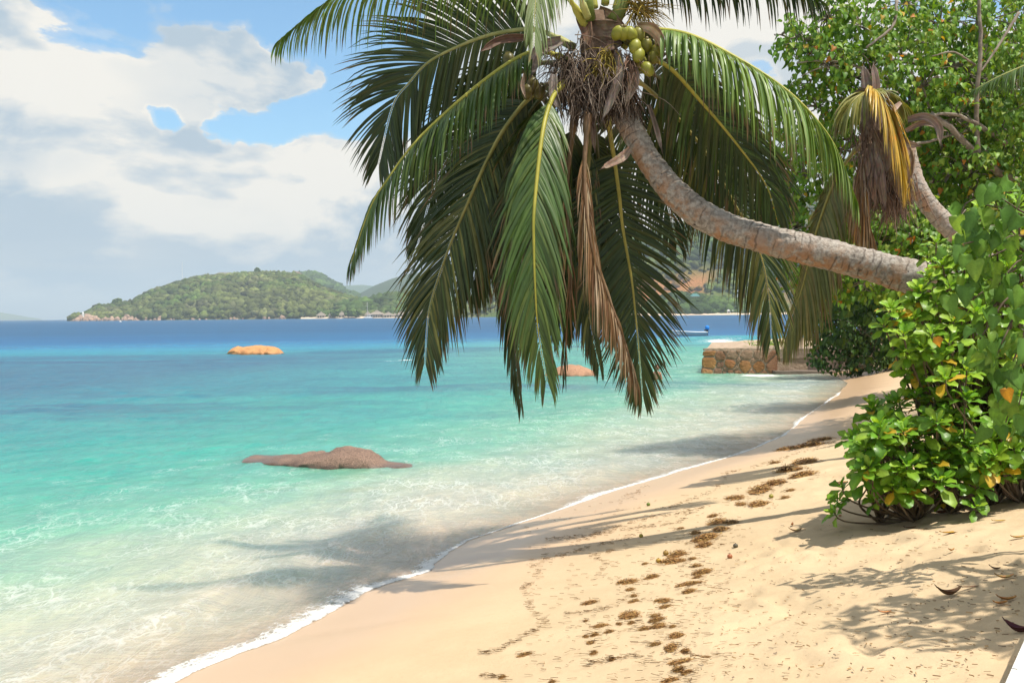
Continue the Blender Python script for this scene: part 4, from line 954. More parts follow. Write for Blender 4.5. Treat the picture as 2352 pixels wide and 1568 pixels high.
def frond(root, pts, cols, label=None, n=78, lmax=0.80, wid=0.040, g=0.9, twist=0.0, start=0.16, ang0=62, ang1=24, vee=14, rr=0.026, rcol=(.42, .40, .08), mat='frond', dead=False, single=False, seed=1, asym=(1, 1), shrink=1.0, up=None, ragged=0.10, name='frond', face=None):
    rnd = random.Random(seed); n = int(n*(1.0 if single else 1.35)); wid = wid*(1.0 if single else .84); P = spline(pts, 64); P, T = frames(P); out = (P[-1]-P[0]); out.z = 0
    U0 = Vector(up) if up else (Vector((0, 0, 1))+out.normalized()*0.15)
    U = transport(T, U0) if face is None else [(Vector(face)-t_*Vector(face).dot(t_)).normalized() for t_ in T]; Ltot = sum((P[i+1]-P[i]).length for i in range(63))
    rad = [rr*(1.55 if i < 5 else 1)*max(.10, (1-i/63)**.8) for i in range(64)]
    mb = MB(); V, F, _ = tube(P, rad, 6); cc = []
    for i in range(64):
        u = i/63; k = tuple(a*(1-.25*u) for a in rcol); cc += [k]*6
    mb.add(V, F, cc); fr = link(name, mb.mesh(name, M['rachis']), root)
    if label: fr['label'] = label
    allm = MB(); cnt = 0
    for i in range(n):
        u = start+(1-start)*(i+.5)/n; q = u*63; k = min(int(q), 62); f = q-k
        p = P[k].lerp(P[k+1], f); t = T[k].lerp(T[k+1], f).normalized(); un = U[k].lerp(U[k+1], f)
        un = rot_about(un, t, twist*(.3+.7*u)); bn = t.cross(un).normalized(); v = (u-start)/(1-start)
        Ll = lmax*(0.50+.50*min(1, v/.22))*(1-.72*max(0, (v-.45)/.55)**1.5)
        A = R(ang0+(ang1-ang0)*v)
        for s in (-1, 1):
            if rnd.random() < ragged*(.6 if not dead else 1.6): continue
            L = Ll*rnd.uniform(.86, 1.1)*asym[0 if s < 0 else 1]; a = A+R(rnd.uniform(-5, 5)); ve = R(vee+rnd.uniform(-7, 7))
            d = (t*math.cos(a)+(bn*s*math.cos(ve)+un*math.sin(ve))*math.sin(a)).normalized()
            if dead: d = (d+Vector((0, 0, -1.1))+Vector((rnd.uniform(-.3, .3), rnd.uniform(-.3, .3), 0))).normalized()
            ki = rnd.choice([3, 4]) if rnd.random() < (.09 if not dead else .3) else None
            V, F = leaflet(p+bn*s*rr*.4, d, t, L, wid*rnd.uniform(.8, 1.1)*(1-.35*v)*(0.55 if dead else 1), g*rnd.uniform(.7, 1.4), R(rnd.uniform(-40, 40))*(2 if dead else 1), ki)
            c = rnd.choice(cols); kk = rnd.uniform(.8, 1.2); tipb = rnd.random() < .30
            C = []
            for r_ in range(LEAF_ROWS+1):
                e = r_/LEAF_ROWS; cc = tuple(x*kk for x in c)
                if tipb and e > .8 and not dead: cc = (.16, .10, .045)
                C += [cc]*3
            if single and LEAFLET_LIMIT.get(root.name, 0) < 296:
                LEAFLET_LIMIT[root.name] = LEAFLET_LIMIT.get(root.name, 0)+1
                m1 = MB(); m1.add(V, F, C); o = link('leaflet', m1.mesh('leaflet', M[mat]), fr)
            else: allm.add(V, F, C)
    if allm.v: link('leaflets', allm.mesh('leaflets', M[mat]), fr, kind='stuff')
    return fr
def palm_trunk(root, pts, r0, r1, rings, seed, n=26, m=260, taper=None):
    P = spline(pts, m); L = 0; tr = [0]
    for i in range(m-1): L += (P[i+1]-P[i]).length; tr.append(L)
    ph = [random.Random(seed+i).uniform(-.6, .6) for i in range(4)]
    def rad(i): u = i/(m-1); return r0+(r1-r0)*u
    def bf(i, a): 
        s = tr[i]*rings+.12*math.sin(a*2+ph[0])+.06*math.sin(a*5+ph[1]); f = s-math.floor(s)
        return 1+.075*(f-.5)+.035*math.sin(a*2+tr[i]*3.1+ph[2])+.03*math.sin(tr[i]*5.3)+.022*math.sin(a*5+tr[i]*17)+.012*math.sin(a*9+tr[i]*41)
    V, F, _ = tube(P, [rad(i) for i in range(m)], n, True, bf)
    Pq, T = frames(P); un = []; ta = []
    for i in range(m):
        for k in range(n):
            d = (V[i*n+k]-P[i]).normalized(); un.append(max(0, min(1, .45-d.z*.8))); ta.append(tr[i])
    me = bpy.data.meshes.new('trunk'); me.from_pydata([tuple(v) for v in V], [], F); me.update()
    for nm, v in (('under', un), ('tr', ta)):
        a = me.attributes.new(nm, 'FLOAT', 'POINT'); a.data.foreach_set('value', v)
    me.polygons.foreach_set('use_smooth', [True]*len(me.polygons)); me.materials.append(M['trunk'])
    return link('trunk', me, root)
def spathe(root, pts, w, col, name='spathe', curl=.55, mat='husk', seed=0):
    """dry woody sheath: a grooved strap, cupped along its length, ragged at the point"""
    rn = random.Random(seed); P = spline(pts, 20); P, T = frames(P); U = transport(T, (CAM-P[0])); V = []; C = []; na = 11; m = len(P); w = w*.8
    gv = [rn.uniform(-.05, .05) for _ in range(na)]; gc = [rn.uniform(.55, 1.25) for _ in range(na)]; tw = rn.uniform(-.7, .7)
    for lay in (0, 1):
        for i in range(m):
            u = i/(m-1); ww = w*(.35+.65*math.sin(math.pi*min(1, u*.9+.1))**.7)*(1 if u < .9 else 1-(u-.9)*8); Ut = rot_about(U[i], T[i], tw*(u-.3)); bn = T[i].cross(Ut); wv = .06*math.sin(u*9+seed)
            for k in range(na):
                q = (k/(na-1)-.5)*2; rag = (.0 if i < m-1 else rn.uniform(-.5, 1.0)*.05)
                V.append(P[i]+bn*q*ww*.5*(1+wv)+Ut*(-(curl*.55)*(1-q*q)+gv[k]+.10)*ww*.6-Ut*lay*.006+T[i]*rag); C.append(tuple(x*gc[k]*rn.uniform(.85, 1.15)*(.8 if lay else 1) for x in col))
    F = []; off = m*na
    for i in range(m-1):
        for k in range(na-1):
            a = i*na+k; F.append((a, a+1, a+na+1, a+na)); F.append((off+a, off+a+na, off+a+na+1, off+a+1))
    for i in range(m-1):
        a = i*na; F.append((a, a+na, off+a+na, off+a)); a = i*na+na-1; F.append((a, off+a, off+a+na, a+na))
    mb = MB(); mb.add(V, F, C); return link(name, mb.mesh(name, M[mat]), root)
def strands(root, name, starts, dirf, n, lmin, lmax, rad, cols, seed, g=.8, mat='fibre', seg=6, parent=None):
    rn = random.Random(seed); mb = MB()
    for i in range(n):
        c, r_ = rn.choice(starts); p = c+Vector((rn.gauss(0, 1), rn.gauss(0, 1), rn.gauss(0, 1)))*r_*.5; d = dirf(rn, p).normalized(); L = rn.uniform(lmin, lmax); P = [p.copy()]
        for k in range(seg):
            d = (d+Vector((rn.uniform(-.35, .35), rn.uniform(-.35, .35), -g/seg*2+rn.uniform(-.2, .2)))).normalized(); p = p+d*L/seg; P.append(p.copy())
        c_ = rn.choice(cols); kk = rn.uniform(.7, 1.3); mb.tube(P, [rad*(1-.8*k/seg) for k in range(seg+1)], 4, tuple(x*kk for x in c_), False)
    return link(name, mb.mesh(name, M[mat]), parent or root, kind='stuff')
def coconut(root, p, r, col, tilt, seed):
    rn = random.Random(seed); V = ICO_V.copy(); V = V*np.array((r, r, r*1.28)); z = V[:, 2]/(r*1.28)
    a = np.arctan2(V[:, 1], V[:, 0]); k = 1+.05*np.cos(3*a)*(1-z*z); V[:, 0] *= k; V[:, 1] *= k; V[:, 2] -= .10*r*(z < -.8)
    m = np.array(Euler((tilt[0], tilt[1], rn.uniform(0, 6))).to_matrix()); V = V @ m.T+np.array(tuple(p)); mb = MB(); mb.add(V, [tuple(f) for f in ICO_T], col)
    o = link('coconut', mb.mesh('coconut', M['nut']), root)
    top = Vector(tuple((np.array((0, 0, r*1.25)) @ m.T)))+p; mb = MB(); mb.tube([top-(top-p)*.08, top+(top-p)*.16], [r*.36, r*.16], 8, (.22, .17, .08)); link('cap', mb.mesh('cap', M['nut']), o)
SUNG = [(.15, .25, .05), (.20, .30, .065), (.24, .32, .10), (.13, .225, .045)]  # sunlit frond greens, the light put into the colour
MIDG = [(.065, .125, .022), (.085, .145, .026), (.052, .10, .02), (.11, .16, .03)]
SHADEG = [(.032, .062, .012), (.042, .072, .013), (.024, .048, .011), (.06, .08, .016)]  # frond greens darkened: the crown's own shade put into the colour
OLIV = [(.15, .16, .04), (.19, .19, .05), (.12, .14, .035), (.22, .19, .06)]
BRWN = [(.24, .13, .065), (.33, .20, .11), (.17, .09, .05), (.46, .32, .21), (.52, .40, .29)]
def q3(l): return [W(*p) for p in l]
def big_palm():
    base = W(2475, 1010, 8.75); base.z = sz(base.x, base.y)-.05
    t = empty('coconut_palm', base, 'tall coconut palm leaning out over the beach with green nuts and drooping fronds', 'palm tree')
    tp = q3([(1395, 170, 9.55), (1420, 235, 9.5), (1450, 296, 9.45), (1484, 358, 9.4), (1524, 414, 9.35), (1575, 467, 9.3), (1645, 512, 9.25), (1750, 547, 9.15), (1900, 584, 9.05), (2050, 624, 8.95), (2140, 650, 8.9), (2260, 705, 8.85), (2380, 800, 8.8)])+[W(2470, 930, 8.76), base]
    palm_trunk(t, tp, .110, .178, 13, 3)
    F = lambda l, c, **k: frond(t, q3(l), c, **k)
    # the two best seen fronds keep every leaflet as a piece of its own
    F([(1300, 185, 9.35), (1269, 225, 9.05), (1246, 305, 8.75), (1227, 478, 8.5), (1226, 560, 8.45), (1229, 660, 8.4), (1236, 760, 8.4), (1256, 876, 8.4)], MIDG, label='frond with a bright yellow midrib hanging straight down in front of the others', n=104, wid=.034, lmax=.82, ang0=42, ang1=18, g=.8, rcol=(.40, .36, .05), single=True, seed=6, up=(0, -.6, .8), vee=-8)
    F([(1430, 110, 9.4), (1470, 72, 9.3), (1577, 79, 9.05), (1700, 138, 8.85), (1806, 207, 8.7), (1882, 283, 8.65), (1928, 356, 8.6), (1968, 462, 8.6)], SUNG, label='sunlit frond arching to the dying palm with leaflets hanging like a curtain', n=112, lmax=.86, ang0=70, ang1=26, g=2.6, wid=.036, rcol=(.46, .42, .07), single=True, seed=11, vee=5, ragged=.03)
    F([(1345, 60, 9.4), (1290, -20, 9.1), (1180, -72, 8.8), (1000, -82, 8.6), (850, -45, 8.5), (740, 15, 8.5), (637, 98, 8.5)], SUNG, n=84, lmax=.74, g=2.0, rcol=(.55, .50, .12), seed=1, vee=10, ang1=20)
    F([(1350, 40, 9.3), (1310, -60, 8.9), (1268, -120, 8.4), (1238, -70, 8.05), (1228, 30, 7.95), (1226, 108, 7.9)], [(.24, .30, .13), (.20, .27, .09), (.27, .31, .16)], n=60, lmax=.62, g=1.1, ang0=58, ang1=20, rcol=(.55, .52, .20), seed=2, up=(0, -.7, .7), wid=.03)
    F([(1320, 110, 9.5), (1250, 74, 9.6), (1194, 68, 9.7), (1100, 88, 9.9), (993, 137, 10.1), (940, 190, 10.2), (902, 244, 10.3), (869, 378, 10.4)], SHADEG, n=104, lmax=.98, g=.35, face=(.25, .85, .35), rcol=(.40, .38, .14), seed=3, vee=4, ang0=64, ang1=20, ragged=.02)
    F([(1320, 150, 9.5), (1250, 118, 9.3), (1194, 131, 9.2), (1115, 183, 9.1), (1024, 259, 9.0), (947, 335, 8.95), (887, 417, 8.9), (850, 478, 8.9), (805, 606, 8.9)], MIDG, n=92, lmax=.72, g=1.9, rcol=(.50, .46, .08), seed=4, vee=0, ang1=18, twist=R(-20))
    F([(1320, 180, 9.5), (1240, 205, 9.6), (1150, 310, 9.75), (1057, 506, 9.85), (1007, 638, 9.9), (984, 723, 9.95), (976, 836, 9.95)], SHADEG+OLIV[:1], n=104, lmax=.98, g=.4, rcol=(.30, .28, .09), seed=5, face=(.4, .8, .3), ang0=52, ang1=20, ragged=.03)
    F([(1290, 210, 9.6), (1220, 330, 9.9), (1185, 480, 10.0), (1172, 640, 10), (1180, 780, 10), (1197, 935, 10)], SHADEG, n=80, lmax=.62, g=1.2, rcol=(.14, .10, .05), seed=7, ang0=34, ang1=14, ragged=.2)
    F([(1390, 250, 9.7), (1405, 330, 9.9), (1421, 441, 10), (1430, 523, 10.05), (1450, 638, 10.1), (1460, 727, 10.1), (1467, 802, 10.1), (1476, 910, 10.1)], SHADEG, n=96, lmax=.86, g=.22, rcol=(.42, .36, .08), seed=8, up=(0, -.9, .4), ang0=80, ang1=14, vee=-4, ragged=.03)
    F([(1350, 260, 9.2), (1342, 420, 9.1), (1358, 560, 9.1), (1390, 660, 9.1), (1430, 770, 9.1), (1467, 895, 9.1)], BRWN, label='dead brown frond hanging limp beside the trunk', n=88, lmax=.66, g=1.3, rcol=(.22, .13, .07), seed=9, ang0=30, ang1=12, mat='dry', dead=True, wid=.036)
    F([(1320, 260, 9.6), (1302, 450, 9.8), (1312, 640, 9.8), (1296, 790, 9.8), (1297, 872, 9.8)], BRWN[:3]+SHADEG, label='withered dark frond behind the yellow ribbed one', n=64, lmax=.5, g=1.2, rcol=(.16, .10, .05), seed=10, ang0=28, ang1=12, mat='dry', dead=True)
    F([(1440, 150, 9.5), (1523, 146, 9.6), (1614, 238, 9.9), (1700, 341, 10.1), (1760, 426, 10.2), (1788, 515, 10.3)], SHADEG+MIDG[:1], n=92, lmax=.85, g=.9, rcol=(.50, .42, .07), seed=12, face=(-.1, .7, .6), ang0=60, ang1=20)
    F([(1430, 180, 9.6), (1477, 195, 9.8), (1560, 275, 10.2), (1626, 359, 10.4), (1681, 457, 10.5), (1742, 572, 10.6), (1765, 671, 10.6), (1772, 778, 10.6)], SHADEG+OLIV[:2], n=100, lmax=1.0, g=.6, rcol=(.36, .30, .08), seed=13, face=(-.2, .85, .35), ang0=58, ang1=20)
    F([(1420, 30, 9.4), (1500, -62, 9.4), (1650, -92, 9.4), (1780, -66, 9.5), (1885, 4, 9.6)], SHADEG, n=70, lmax=.72, g=1.7, rcol=(.4, .36, .1), seed=14, vee=6)
    F([(1365, 20, 9.5), (1335, -160, 9.5), (1240, -300, 9.4), (1120, -340, 9.3)], SUNG, n=70, lmax=.8, g=.8, seed=15)
    F([(1415, 20, 9.5), (1465, -150, 9.6), (1570, -270, 9.8), (1700, -290, 10)], SUNG, n=70, lmax=.8, g=.8, seed=16)
    F([(1390, 10, 9.5), (1400, -220, 9.8), (1420, -360, 10.4), (1430, -380, 11.2)], SUNG, n=60, lmax=.8, g=.8, seed=17)
    F([(1310, 170, 9.8), (1210, 230, 10.6), (1140, 390, 11.2), (1110, 560, 11.4)], SHADEG, n=76, lmax=.9, g=.9, seed=18, rcol=(.2, .2, .06))
    F([(1400, 200, 9.9), (1445, 290, 10.8), (1520, 430, 11.2), (1556, 560, 11.3)], SHADEG, n=76, lmax=.85, g=.9, seed=19, rcol=(.2, .2, .06))
    F([(1360, 250, 9.7), (1350, 400, 9.9), (1345, 560, 10), (1350, 700, 10), (1377, 842, 10)], SHADEG+OLIV[:1], n=76, lmax=.62, g=1.2, seed=20, ang0=34, ang1=14, rcol=(.2, .18, .06))
    F([(1300, 190, 9.6), (1225, 290, 9.8), (1160, 420, 10.3), (1120, 600, 10.5)], SHADEG, n=76, lmax=.85, g=.9, seed=21, rcol=(.2, .2, .06))
    for i, (l, L_, a0) in enumerate([([(1310, 150, 9.6), (1230, 150, 9.9), (1120, 230, 10.3), (1010, 400, 10.6), (960, 560, 10.7)], .9, 56), ([(1310, 190, 9.7), (1230, 240, 10.0), (1170, 360, 10.2), (1110, 540, 10.3), (1080, 680, 10.3)], .9, 50), ([(1300, 200, 9.6), (1250, 280, 9.7), (1215, 420, 9.7), (1200, 600, 9.7), (1205, 740, 9.7)], .75, 44),
            ([(1430, 170, 9.7), (1500, 170, 10.2), (1570, 240, 10.7), (1640, 380, 11.0), (1670, 520, 11.1)], .9, 56), ([(1360, 240, 9.8), (1370, 330, 10.2), (1385, 480, 10.5), (1400, 640, 10.6), (1420, 760, 10.6)], .9, 50), ([(1330, 220, 9.7), (1310, 330, 10.0), (1290, 480, 10.1), (1280, 640, 10.1), (1290, 760, 10.1)], .8, 46)]):
        F(l, SHADEG, n=84, lmax=L_, g=.6, seed=120+i, ang0=a0, ang1=20, rcol=(.14, .13, .04), face=(0, .9, .3), ragged=.02)
    # heart of the crown
    V = []; mb = MB(); mb.tube(q3([(1378, 30, 9.5), (1372, 90, 9.5), (1380, 150, 9.5), (1405, 205, 9.5), (1428, 248, 9.5)]), [.10, .17, .19, .17, .11], 14, (.20, .13, .085)); link('crown_shaft', mb.mesh('crown_shaft', M['fibre']), t)
    for i, (l, w, c) in enumerate([([(1290, 92, 9.25), (1236, 118, 9.15), (1219, 175, 9.1)], .15, (.22, .18, .155)), ([(1272, 170, 9.15), (1271, 215, 9.1), (1286, 250, 9.05)], .105, (.21, .175, .15)),
            ([(1418, 115, 9.2), (1424, 165, 9.1), (1405, 225, 9.1), (1384, 272, 9.1)], .115, (.25, .205, .17)), ([(1452, 138, 9.2), (1456, 185, 9.15), (1438, 236, 9.15)], .125, (.36, .27, .20)),
            ([(1462, 60, 9.2), (1496, 66, 9.1), (1518, 92, 9.05), (1524, 124, 9.0)], .125, (.46, .32, .20)), ([(1448, 340, 9.2), (1428, 362, 9.15), (1384, 386, 9.1)], .10, (.36, .24, .17)),
            ([(1210, 86, 9.5), (1150, 92, 9.45), (1108, 116, 9.4)], .10, (.17, .09, .06)), ([(1360, 240, 9.4), (1362, 300, 9.35), (1366, 345, 9.35)], .07, (.24, .17, .13)), ([(1490, 240, 9.5), (1506, 290, 9.45), (1520, 345, 9.4)], .06, (.30, .23, .19)),
            ([(1206, 168, 9.4), (1200, 195, 9.4), (1206, 222, 9.4)], .05, (.40, .30, .24))]):
        spathe(t, q3(l), w, c, seed=i)
    for i, (l, w, c) in enumerate([([(1350, 60, 9.4), (1390, 66, 9.32), (1430, 62, 9.35)], .20, (.24, .165, .11)), ([(1345, 95, 9.4), (1385, 102, 9.30), (1432, 96, 9.35)], .18, (.19, .125, .085)), ([(1375, 20, 9.45), (1405, 40, 9.35), (1438, 70, 9.3)], .12, (.33, .21, .13)), ([(1330, 20, 9.4), (1345, 60, 9.35), (1352, 100, 9.3)], .16, (.24, .14, .09))]):
        spathe(t, q3(l), w, c, 'leaf_sheath', .5, 'fibre', 40+i)
    for (l, c) in [([(1352, 50, 9.4), (1346, 0, 9.35), (1330, -80, 9.3)], (.16, .20, .035)), ([(1408, 50, 9.4), (1428, 18, 9.4), (1452, -40, 9.4)], (.17, .20, .04))]:
        mb = MB(); mb.tube(q3(l), [.075, .06, .05], 8, c); link('leaf_stalk', mb.mesh('leaf_stalk', M['rachis']), t)
    C0 = [(W(1340, 150, 9.35), .22), (W(1390, 170, 9.3), .22), (W(1300, 150, 9.4), .2), (W(1420, 200, 9.35), .16), (W(1330, 190, 9.35), .2)]
    dn = lambda rn, p: Vector((rn.uniform(-.6, .6), rn.uniform(-.8, .3), rn.uniform(-1, .1)))
    strands(t, 'fibre_mass', C0, dn, 900, .18, .52, .0055, [(.16, .11, .08), (.24, .18, .14), (.09, .06, .045), (.30, .24, .19)], 5)
    strands(t, 'fibre_mass', [(W(1380, 200, 9.4), .2), (W(1340, 210, 9.45), .2), (W(1440, 230, 9.45), .1)], dn, 260, .12, .35, .012, [(.07, .045, .032), (.11, .075, .05)], 6)
    strands(t, 'flower_stalks', [(W(1388, 130, 9.2), .06), (W(1382, 150, 9.2), .05)], lambda rn, p: Vector((rn.uniform(-1, 1), rn.uniform(-.8, .1), rn.uniform(-1, .5))), 110, .1, .26, .006, [(.38, .30, .05), (.30, .24, .04), (.45, .34, .06)], 7)
    strands(t, 'flower_stalks', [(W(1462, 20, 9.4), .08)], lambda rn, p: Vector((rn.uniform(-.4, 1), rn.uniform(-.5, .3), rn.uniform(-.7, .5))), 130, .15, .42, .006, [(.50, .36, .06), (.42, .30, .05), (.34, .22, .05)], 8, g=.5)
    strands(t, 'flower_stalks', [(W(1495, 110, 9.3), .1), (W(1440, 130, 9.2), .08)], dn, 90, .15, .4, .005, [(.26, .15, .10), (.36, .24, .18)], 9)
    zx = lambda x: (1200+x/3.015)/1.0884; zy = lambda y: y/3.015/1.0884
    for i, (x, y, c) in enumerate([(1085, 250, 0), (1135, 252, 0), (1196, 262, 1), (1168, 350, 0), (1254, 346, 1), (1194, 414, 0), (1306, 430, 1), (1212, 478, 1), (1262, 520, 0), (1275, 285, 2), (1040, 248, 0), (1120, 300, 2), (1300, 345, 2), (1330, 390, 1), (1250, 450, 2)]):
        col = [(.27, .27, .035), (.22, .20, .035), (.13, .12, .03)][c]; d = 9.12 if c == 0 else (9.2 if c == 1 else 9.3)
        coconut(t, W(zx(x), zy(y), d), .058 if c < 2 else .055, col, (random.uniform(-.9, .3), random.uniform(-.8, .8)), i)
    for i, (x, y) in enumerate([(220, 450), (212, 520), (360, 690), (400, 640), (450, 690)]): coconut(t, W(zx(x), zy(y), 9.5), .06, (.12, .10, .025), (random.uniform(-.4, .4), .3), 50+i)
    mb = MB(); mb.tube(q3([(1400, 90, 9.4), (1440, 78, 9.25), (1462, 110, 9.2), (1470, 160, 9.2)]), [.02, .02, .016, .01], 6, (.25, .20, .05)); link('fruit_stalk', mb.mesh('fruit_stalk', M['rachis']), t)
big_palm()

def dying_palm():
    base = W(2500, 880, 12.2); base.z = sz(base.x, base.y)-.1
    t = empty('dying_coconut_palm', base, 'half dead coconut palm with a yellow collapsed crown behind the leaning trunk', 'palm tree')
    palm_trunk(t, q3([(2078, 330, 12.8), (2090, 385, 12.8), (2112, 440, 12.75), (2155, 497, 12.7), (2212, 548, 12.6), (2300, 620, 12.5), (2420, 740, 12.3)])+[base], .115, .16, 17, 9, m=120)
    F = lambda l, c, **k: frond(t, q3(l), c, **k)
    GLD = [(.52, .34, .045), (.58, .36, .04), (.44, .33, .055), (.50, .28, .035)]; YG = [(.28, .27, .06), (.34, .30, .07), (.22, .23, .05)]
    F([(2006, 300, 12.7), (1998, 235, 12.5), (2005, 207, 12.3), (2030, 235, 12.1), (2062, 320, 12.05), (2078, 400, 12.05)], GLD, label='golden yellow folded frond draped over the dying crown', n=70, lmax=1.0, g=1.0, ang0=34, ang1=8, rcol=(.45, .33, .05), seed=61, vee=4, start=.32, wid=.04)
    F([(2004, 300, 12.7), (1996, 230, 12.5), (1990, 212, 12.35), (1960, 232, 12.2), (1930, 275, 12.2)], YG, label='short yellow green frond falling to the side of the dying crown', n=44, lmax=.62, g=1.5, ang0=40, ang1=14, rcol=(.38, .32, .06), seed=62, start=.35)
    F([(2010, 290, 12.8), (2012, 230, 12.8), (2035, 212, 12.8), (2080, 240, 12.8), (2105, 270, 12.8)], YG, n=30, lmax=.4, g=1.2, ang0=30, ang1=10, rcol=(.35, .3, .06), seed=63, start=.4, ragged=.4)
    F([(1990, 330, 12.8), (1960, 350, 12.9), (1915, 420, 13.0), (1872, 540, 13.0), (1842, 660, 13.0), (1815, 735, 13.0), (1800, 785, 13.0)], OLIV, label='olive green frond hanging down behind the leaning trunk towards the jetty', n=110, lmax=.98, g=.9, ang0=48, ang1=10, rcol=(.36, .32, .08), seed=64, face=(-.25, -.85, .3), asym=(1.1, .3), ragged=.03, wid=.052)
    F([(1995, 330, 12.6), (1985, 345, 12.4), (1978, 400, 12.3), (1985, 480, 12.3), (2010, 560, 12.3)], BRWN+[(.45, .24, .10)], label='dry brown frond dangling from the dying crown', n=70, lmax=.75, g=1.0, ang0=24, ang1=8, rcol=(.26, .15, .08), seed=65, mat='dry', dead=True, wid=.045)
    F([(2000, 340, 12.7), (1975, 380, 12.6), (1962, 450, 12.6), (1972, 540, 12.6)], BRWN, n=50, lmax=.6, g=1.0, ang0=20, ang1=8, seed=66, mat='dry', dead=True)
    mb = MB(); mb.tube(q3([(2004, 195, 12.7), (2004, 260, 12.7), (2020, 320, 12.7), (2045, 370, 12.75), (2085, 400, 12.8)]), [.07, .17, .23, .22, .13], 14, (.20, .13, .09)); link('crown_shaft', mb.mesh('crown_shaft', M['fibre']), t)
    G = (.27, .205, .17); T_ = (.36, .255, .19); K = (.22, .14, .10)
    for i, (l, w, c) in enumerate([([(1996, 225, 12.4), (1990, 190, 12.4), (1984, 155, 12.4)], .16, G), ([(2010, 225, 12.35), (2012, 190, 12.35), (2006, 150, 12.4)], .12, (.36, .25, .2)), ([(1960, 222, 12.5), (1985, 212, 12.4), (2010, 222, 12.3)], .14, K),
            ([(2085, 275, 12.5), (2125, 268, 12.4), (2155, 290, 12.4), (2160, 330, 12.4)], .13, G), ([(2080, 300, 12.6), (2125, 282, 12.5), (2172, 300, 12.5)], .09, T_), ([(2015, 300, 12.2), (2030, 340, 12.1), (2038, 395, 12.1)], .26, T_), ([(2000, 330, 12.2), (2018, 390, 12.1), (2032, 475, 12.1)], .16, G),
            ([(2040, 380, 12.1), (2058, 420, 12.1), (2066, 460, 12.1)], .14, T_), ([(2055, 310, 12.2), (2085, 330, 12.1), (2110, 335, 12.1)], .12, G), ([(2080, 330, 12.2), (2090, 370, 12.1), (2085, 420, 12.1)], .15, T_), ([(2060, 450, 12.4), (2072, 480, 12.4), (2080, 505, 12.4)], .08, G), ([(2070, 235, 12.6), (2056, 248, 12.5), (2045, 262, 12.4)], .08, T_), ([(1990, 340, 12.3), (2000, 400, 12.2), (2010, 470, 12.2)], .12, (.42, .28, .2))]):
        spathe(t, q3(l), w, c, seed=80+i)
    dn = lambda rn, p: Vector((rn.uniform(-.35, .35), rn.uniform(-.5, .2), -1))
    strands(t, 'fibre_mass', [(W(2015, 400, 12.3), .26), (W(2040, 430, 12.3), .2), (W(2060, 420, 12.4), .15)], dn, 420, .2, .55, .008, [(.24, .16, .12), (.36, .26, .20), (.14, .09, .07), (.30, .18, .12)], 15)
    strands(t, 'fibre_mass', [(W(1985, 330, 12.4), .25), (W(2000, 300, 12.3), .2)], dn, 160, .2, .5, .006, [(.30, .20, .14), (.18, .11, .08)], 16)
dying_palm()
def edge_palm():
    base = Vector((12.5, 17.2, 0)); base.z = sz(base.x, base.y)
    t = empty('edge_coconut_palm', base, 'green coconut palm mostly out of view, one frond reaching in among the tree leaves', 'palm tree')
    cr = W(2520, 120, 15.8); palm_trunk(t, [cr, cr+Vector((.15, .5, -1.6)), base+Vector((0, 0, 1.8)), base], .11, .18, 13, 12, m=80)
    for i, l in enumerate([[(2520, 110, 15.8), (2440, 118, 15.3), (2360, 148, 15.0), (2290, 178, 14.8), (2240, 205, 14.7)], [(2520, 110, 15.8), (2560, 60, 15), (2620, 80, 14.5), (2680, 180, 14.2)], [(2520, 110, 15.8), (2500, 40, 16), (2450, -60, 16.3), (2420, -80, 16.6)], [(2520, 110, 15.8), (2600, 60, 16.5), (2700, 90, 17), (2760, 200, 17.3)]]):
        frond(t, q3(l), MIDG, n=60, lmax=.7, g=1.5, seed=90+i)
edge_palm()

# ------------------------------------------------------------------ broad leaved trees and shrubs
def heart_leaf(fold=.42, droop=.6):
    """heart shaped blade, stalk end at the origin, tip along +Y, 1 unit long"""
    half = [(.0, .0), (.16, -.10), (.34, -.06), (.44, .12), (.42, .34), (.28, .62), (.12, .85), (0, 1.0)]
    V = []; F = []
    for i, (x, y) in enumerate(half):
        z = -droop*y*y*.5; V += [(-x, y, z+fold*x), (0, max(0, y), z), (x, y, z+fold*x)]
    for i in range(len(half)-1):
        a = i*3; F += [(a, a+1, a+4, a+3), (a+1, a+2, a+5, a+4)]
    return np.array(V), np.array(F)
def wavy(lq, seed, amp=.045):
    V, F = lq; g = np.random.default_rng(seed); V = V.copy(); n = len(V)//3; k = g.normal(0, 1, (n, 2)); V[0::3, 2] += amp*1.6*k[:, 0]; V[2::3, 2] += amp*1.6*k[:, 1]; V[0::3, 0] *= 1+amp*2*k[:, 1]; V[2::3, 0] *= 1+amp*2*k[:, 0]; V[:, 0] += .10*g.normal()*V[:, 1]**2
    return V, F
def paddle_leaf(bend=.35):
    """fleshy spoon shaped blade, narrow at the stalk and round at the tip"""
    ys = [0, .15, .35, .55, .75, .9, 1.0]; ws = [.03, .07, .14, .20, .235, .19, .04]; V = []; F = []
    for y, w in zip(ys, ws):
        z = bend*(y*y)*-.6+.12*y; V += [(-w, y, z+.30*w), (0, y, z), (w, y, z+.30*w)]
    for i in range(len(ys)-1):
        a = i*3; F += [(a, a+1, a+4, a+3), (a+1, a+2, a+5, a+4)]
    return np.array(V), np.array(F)
def basis(tip, nrm):
    """rows of matrices whose Y axis is the tip direction and Z the blade's face"""
    tip = tip/np.linalg.norm(tip, axis=1)[:, None]; nrm = nrm-tip*(nrm*tip).sum(1)[:, None]; nrm = nrm/np.maximum(np.linalg.norm(nrm, axis=1)[:, None], 1e-6)
    x = np.cross(tip, nrm); return np.stack([x, tip, nrm], 2)
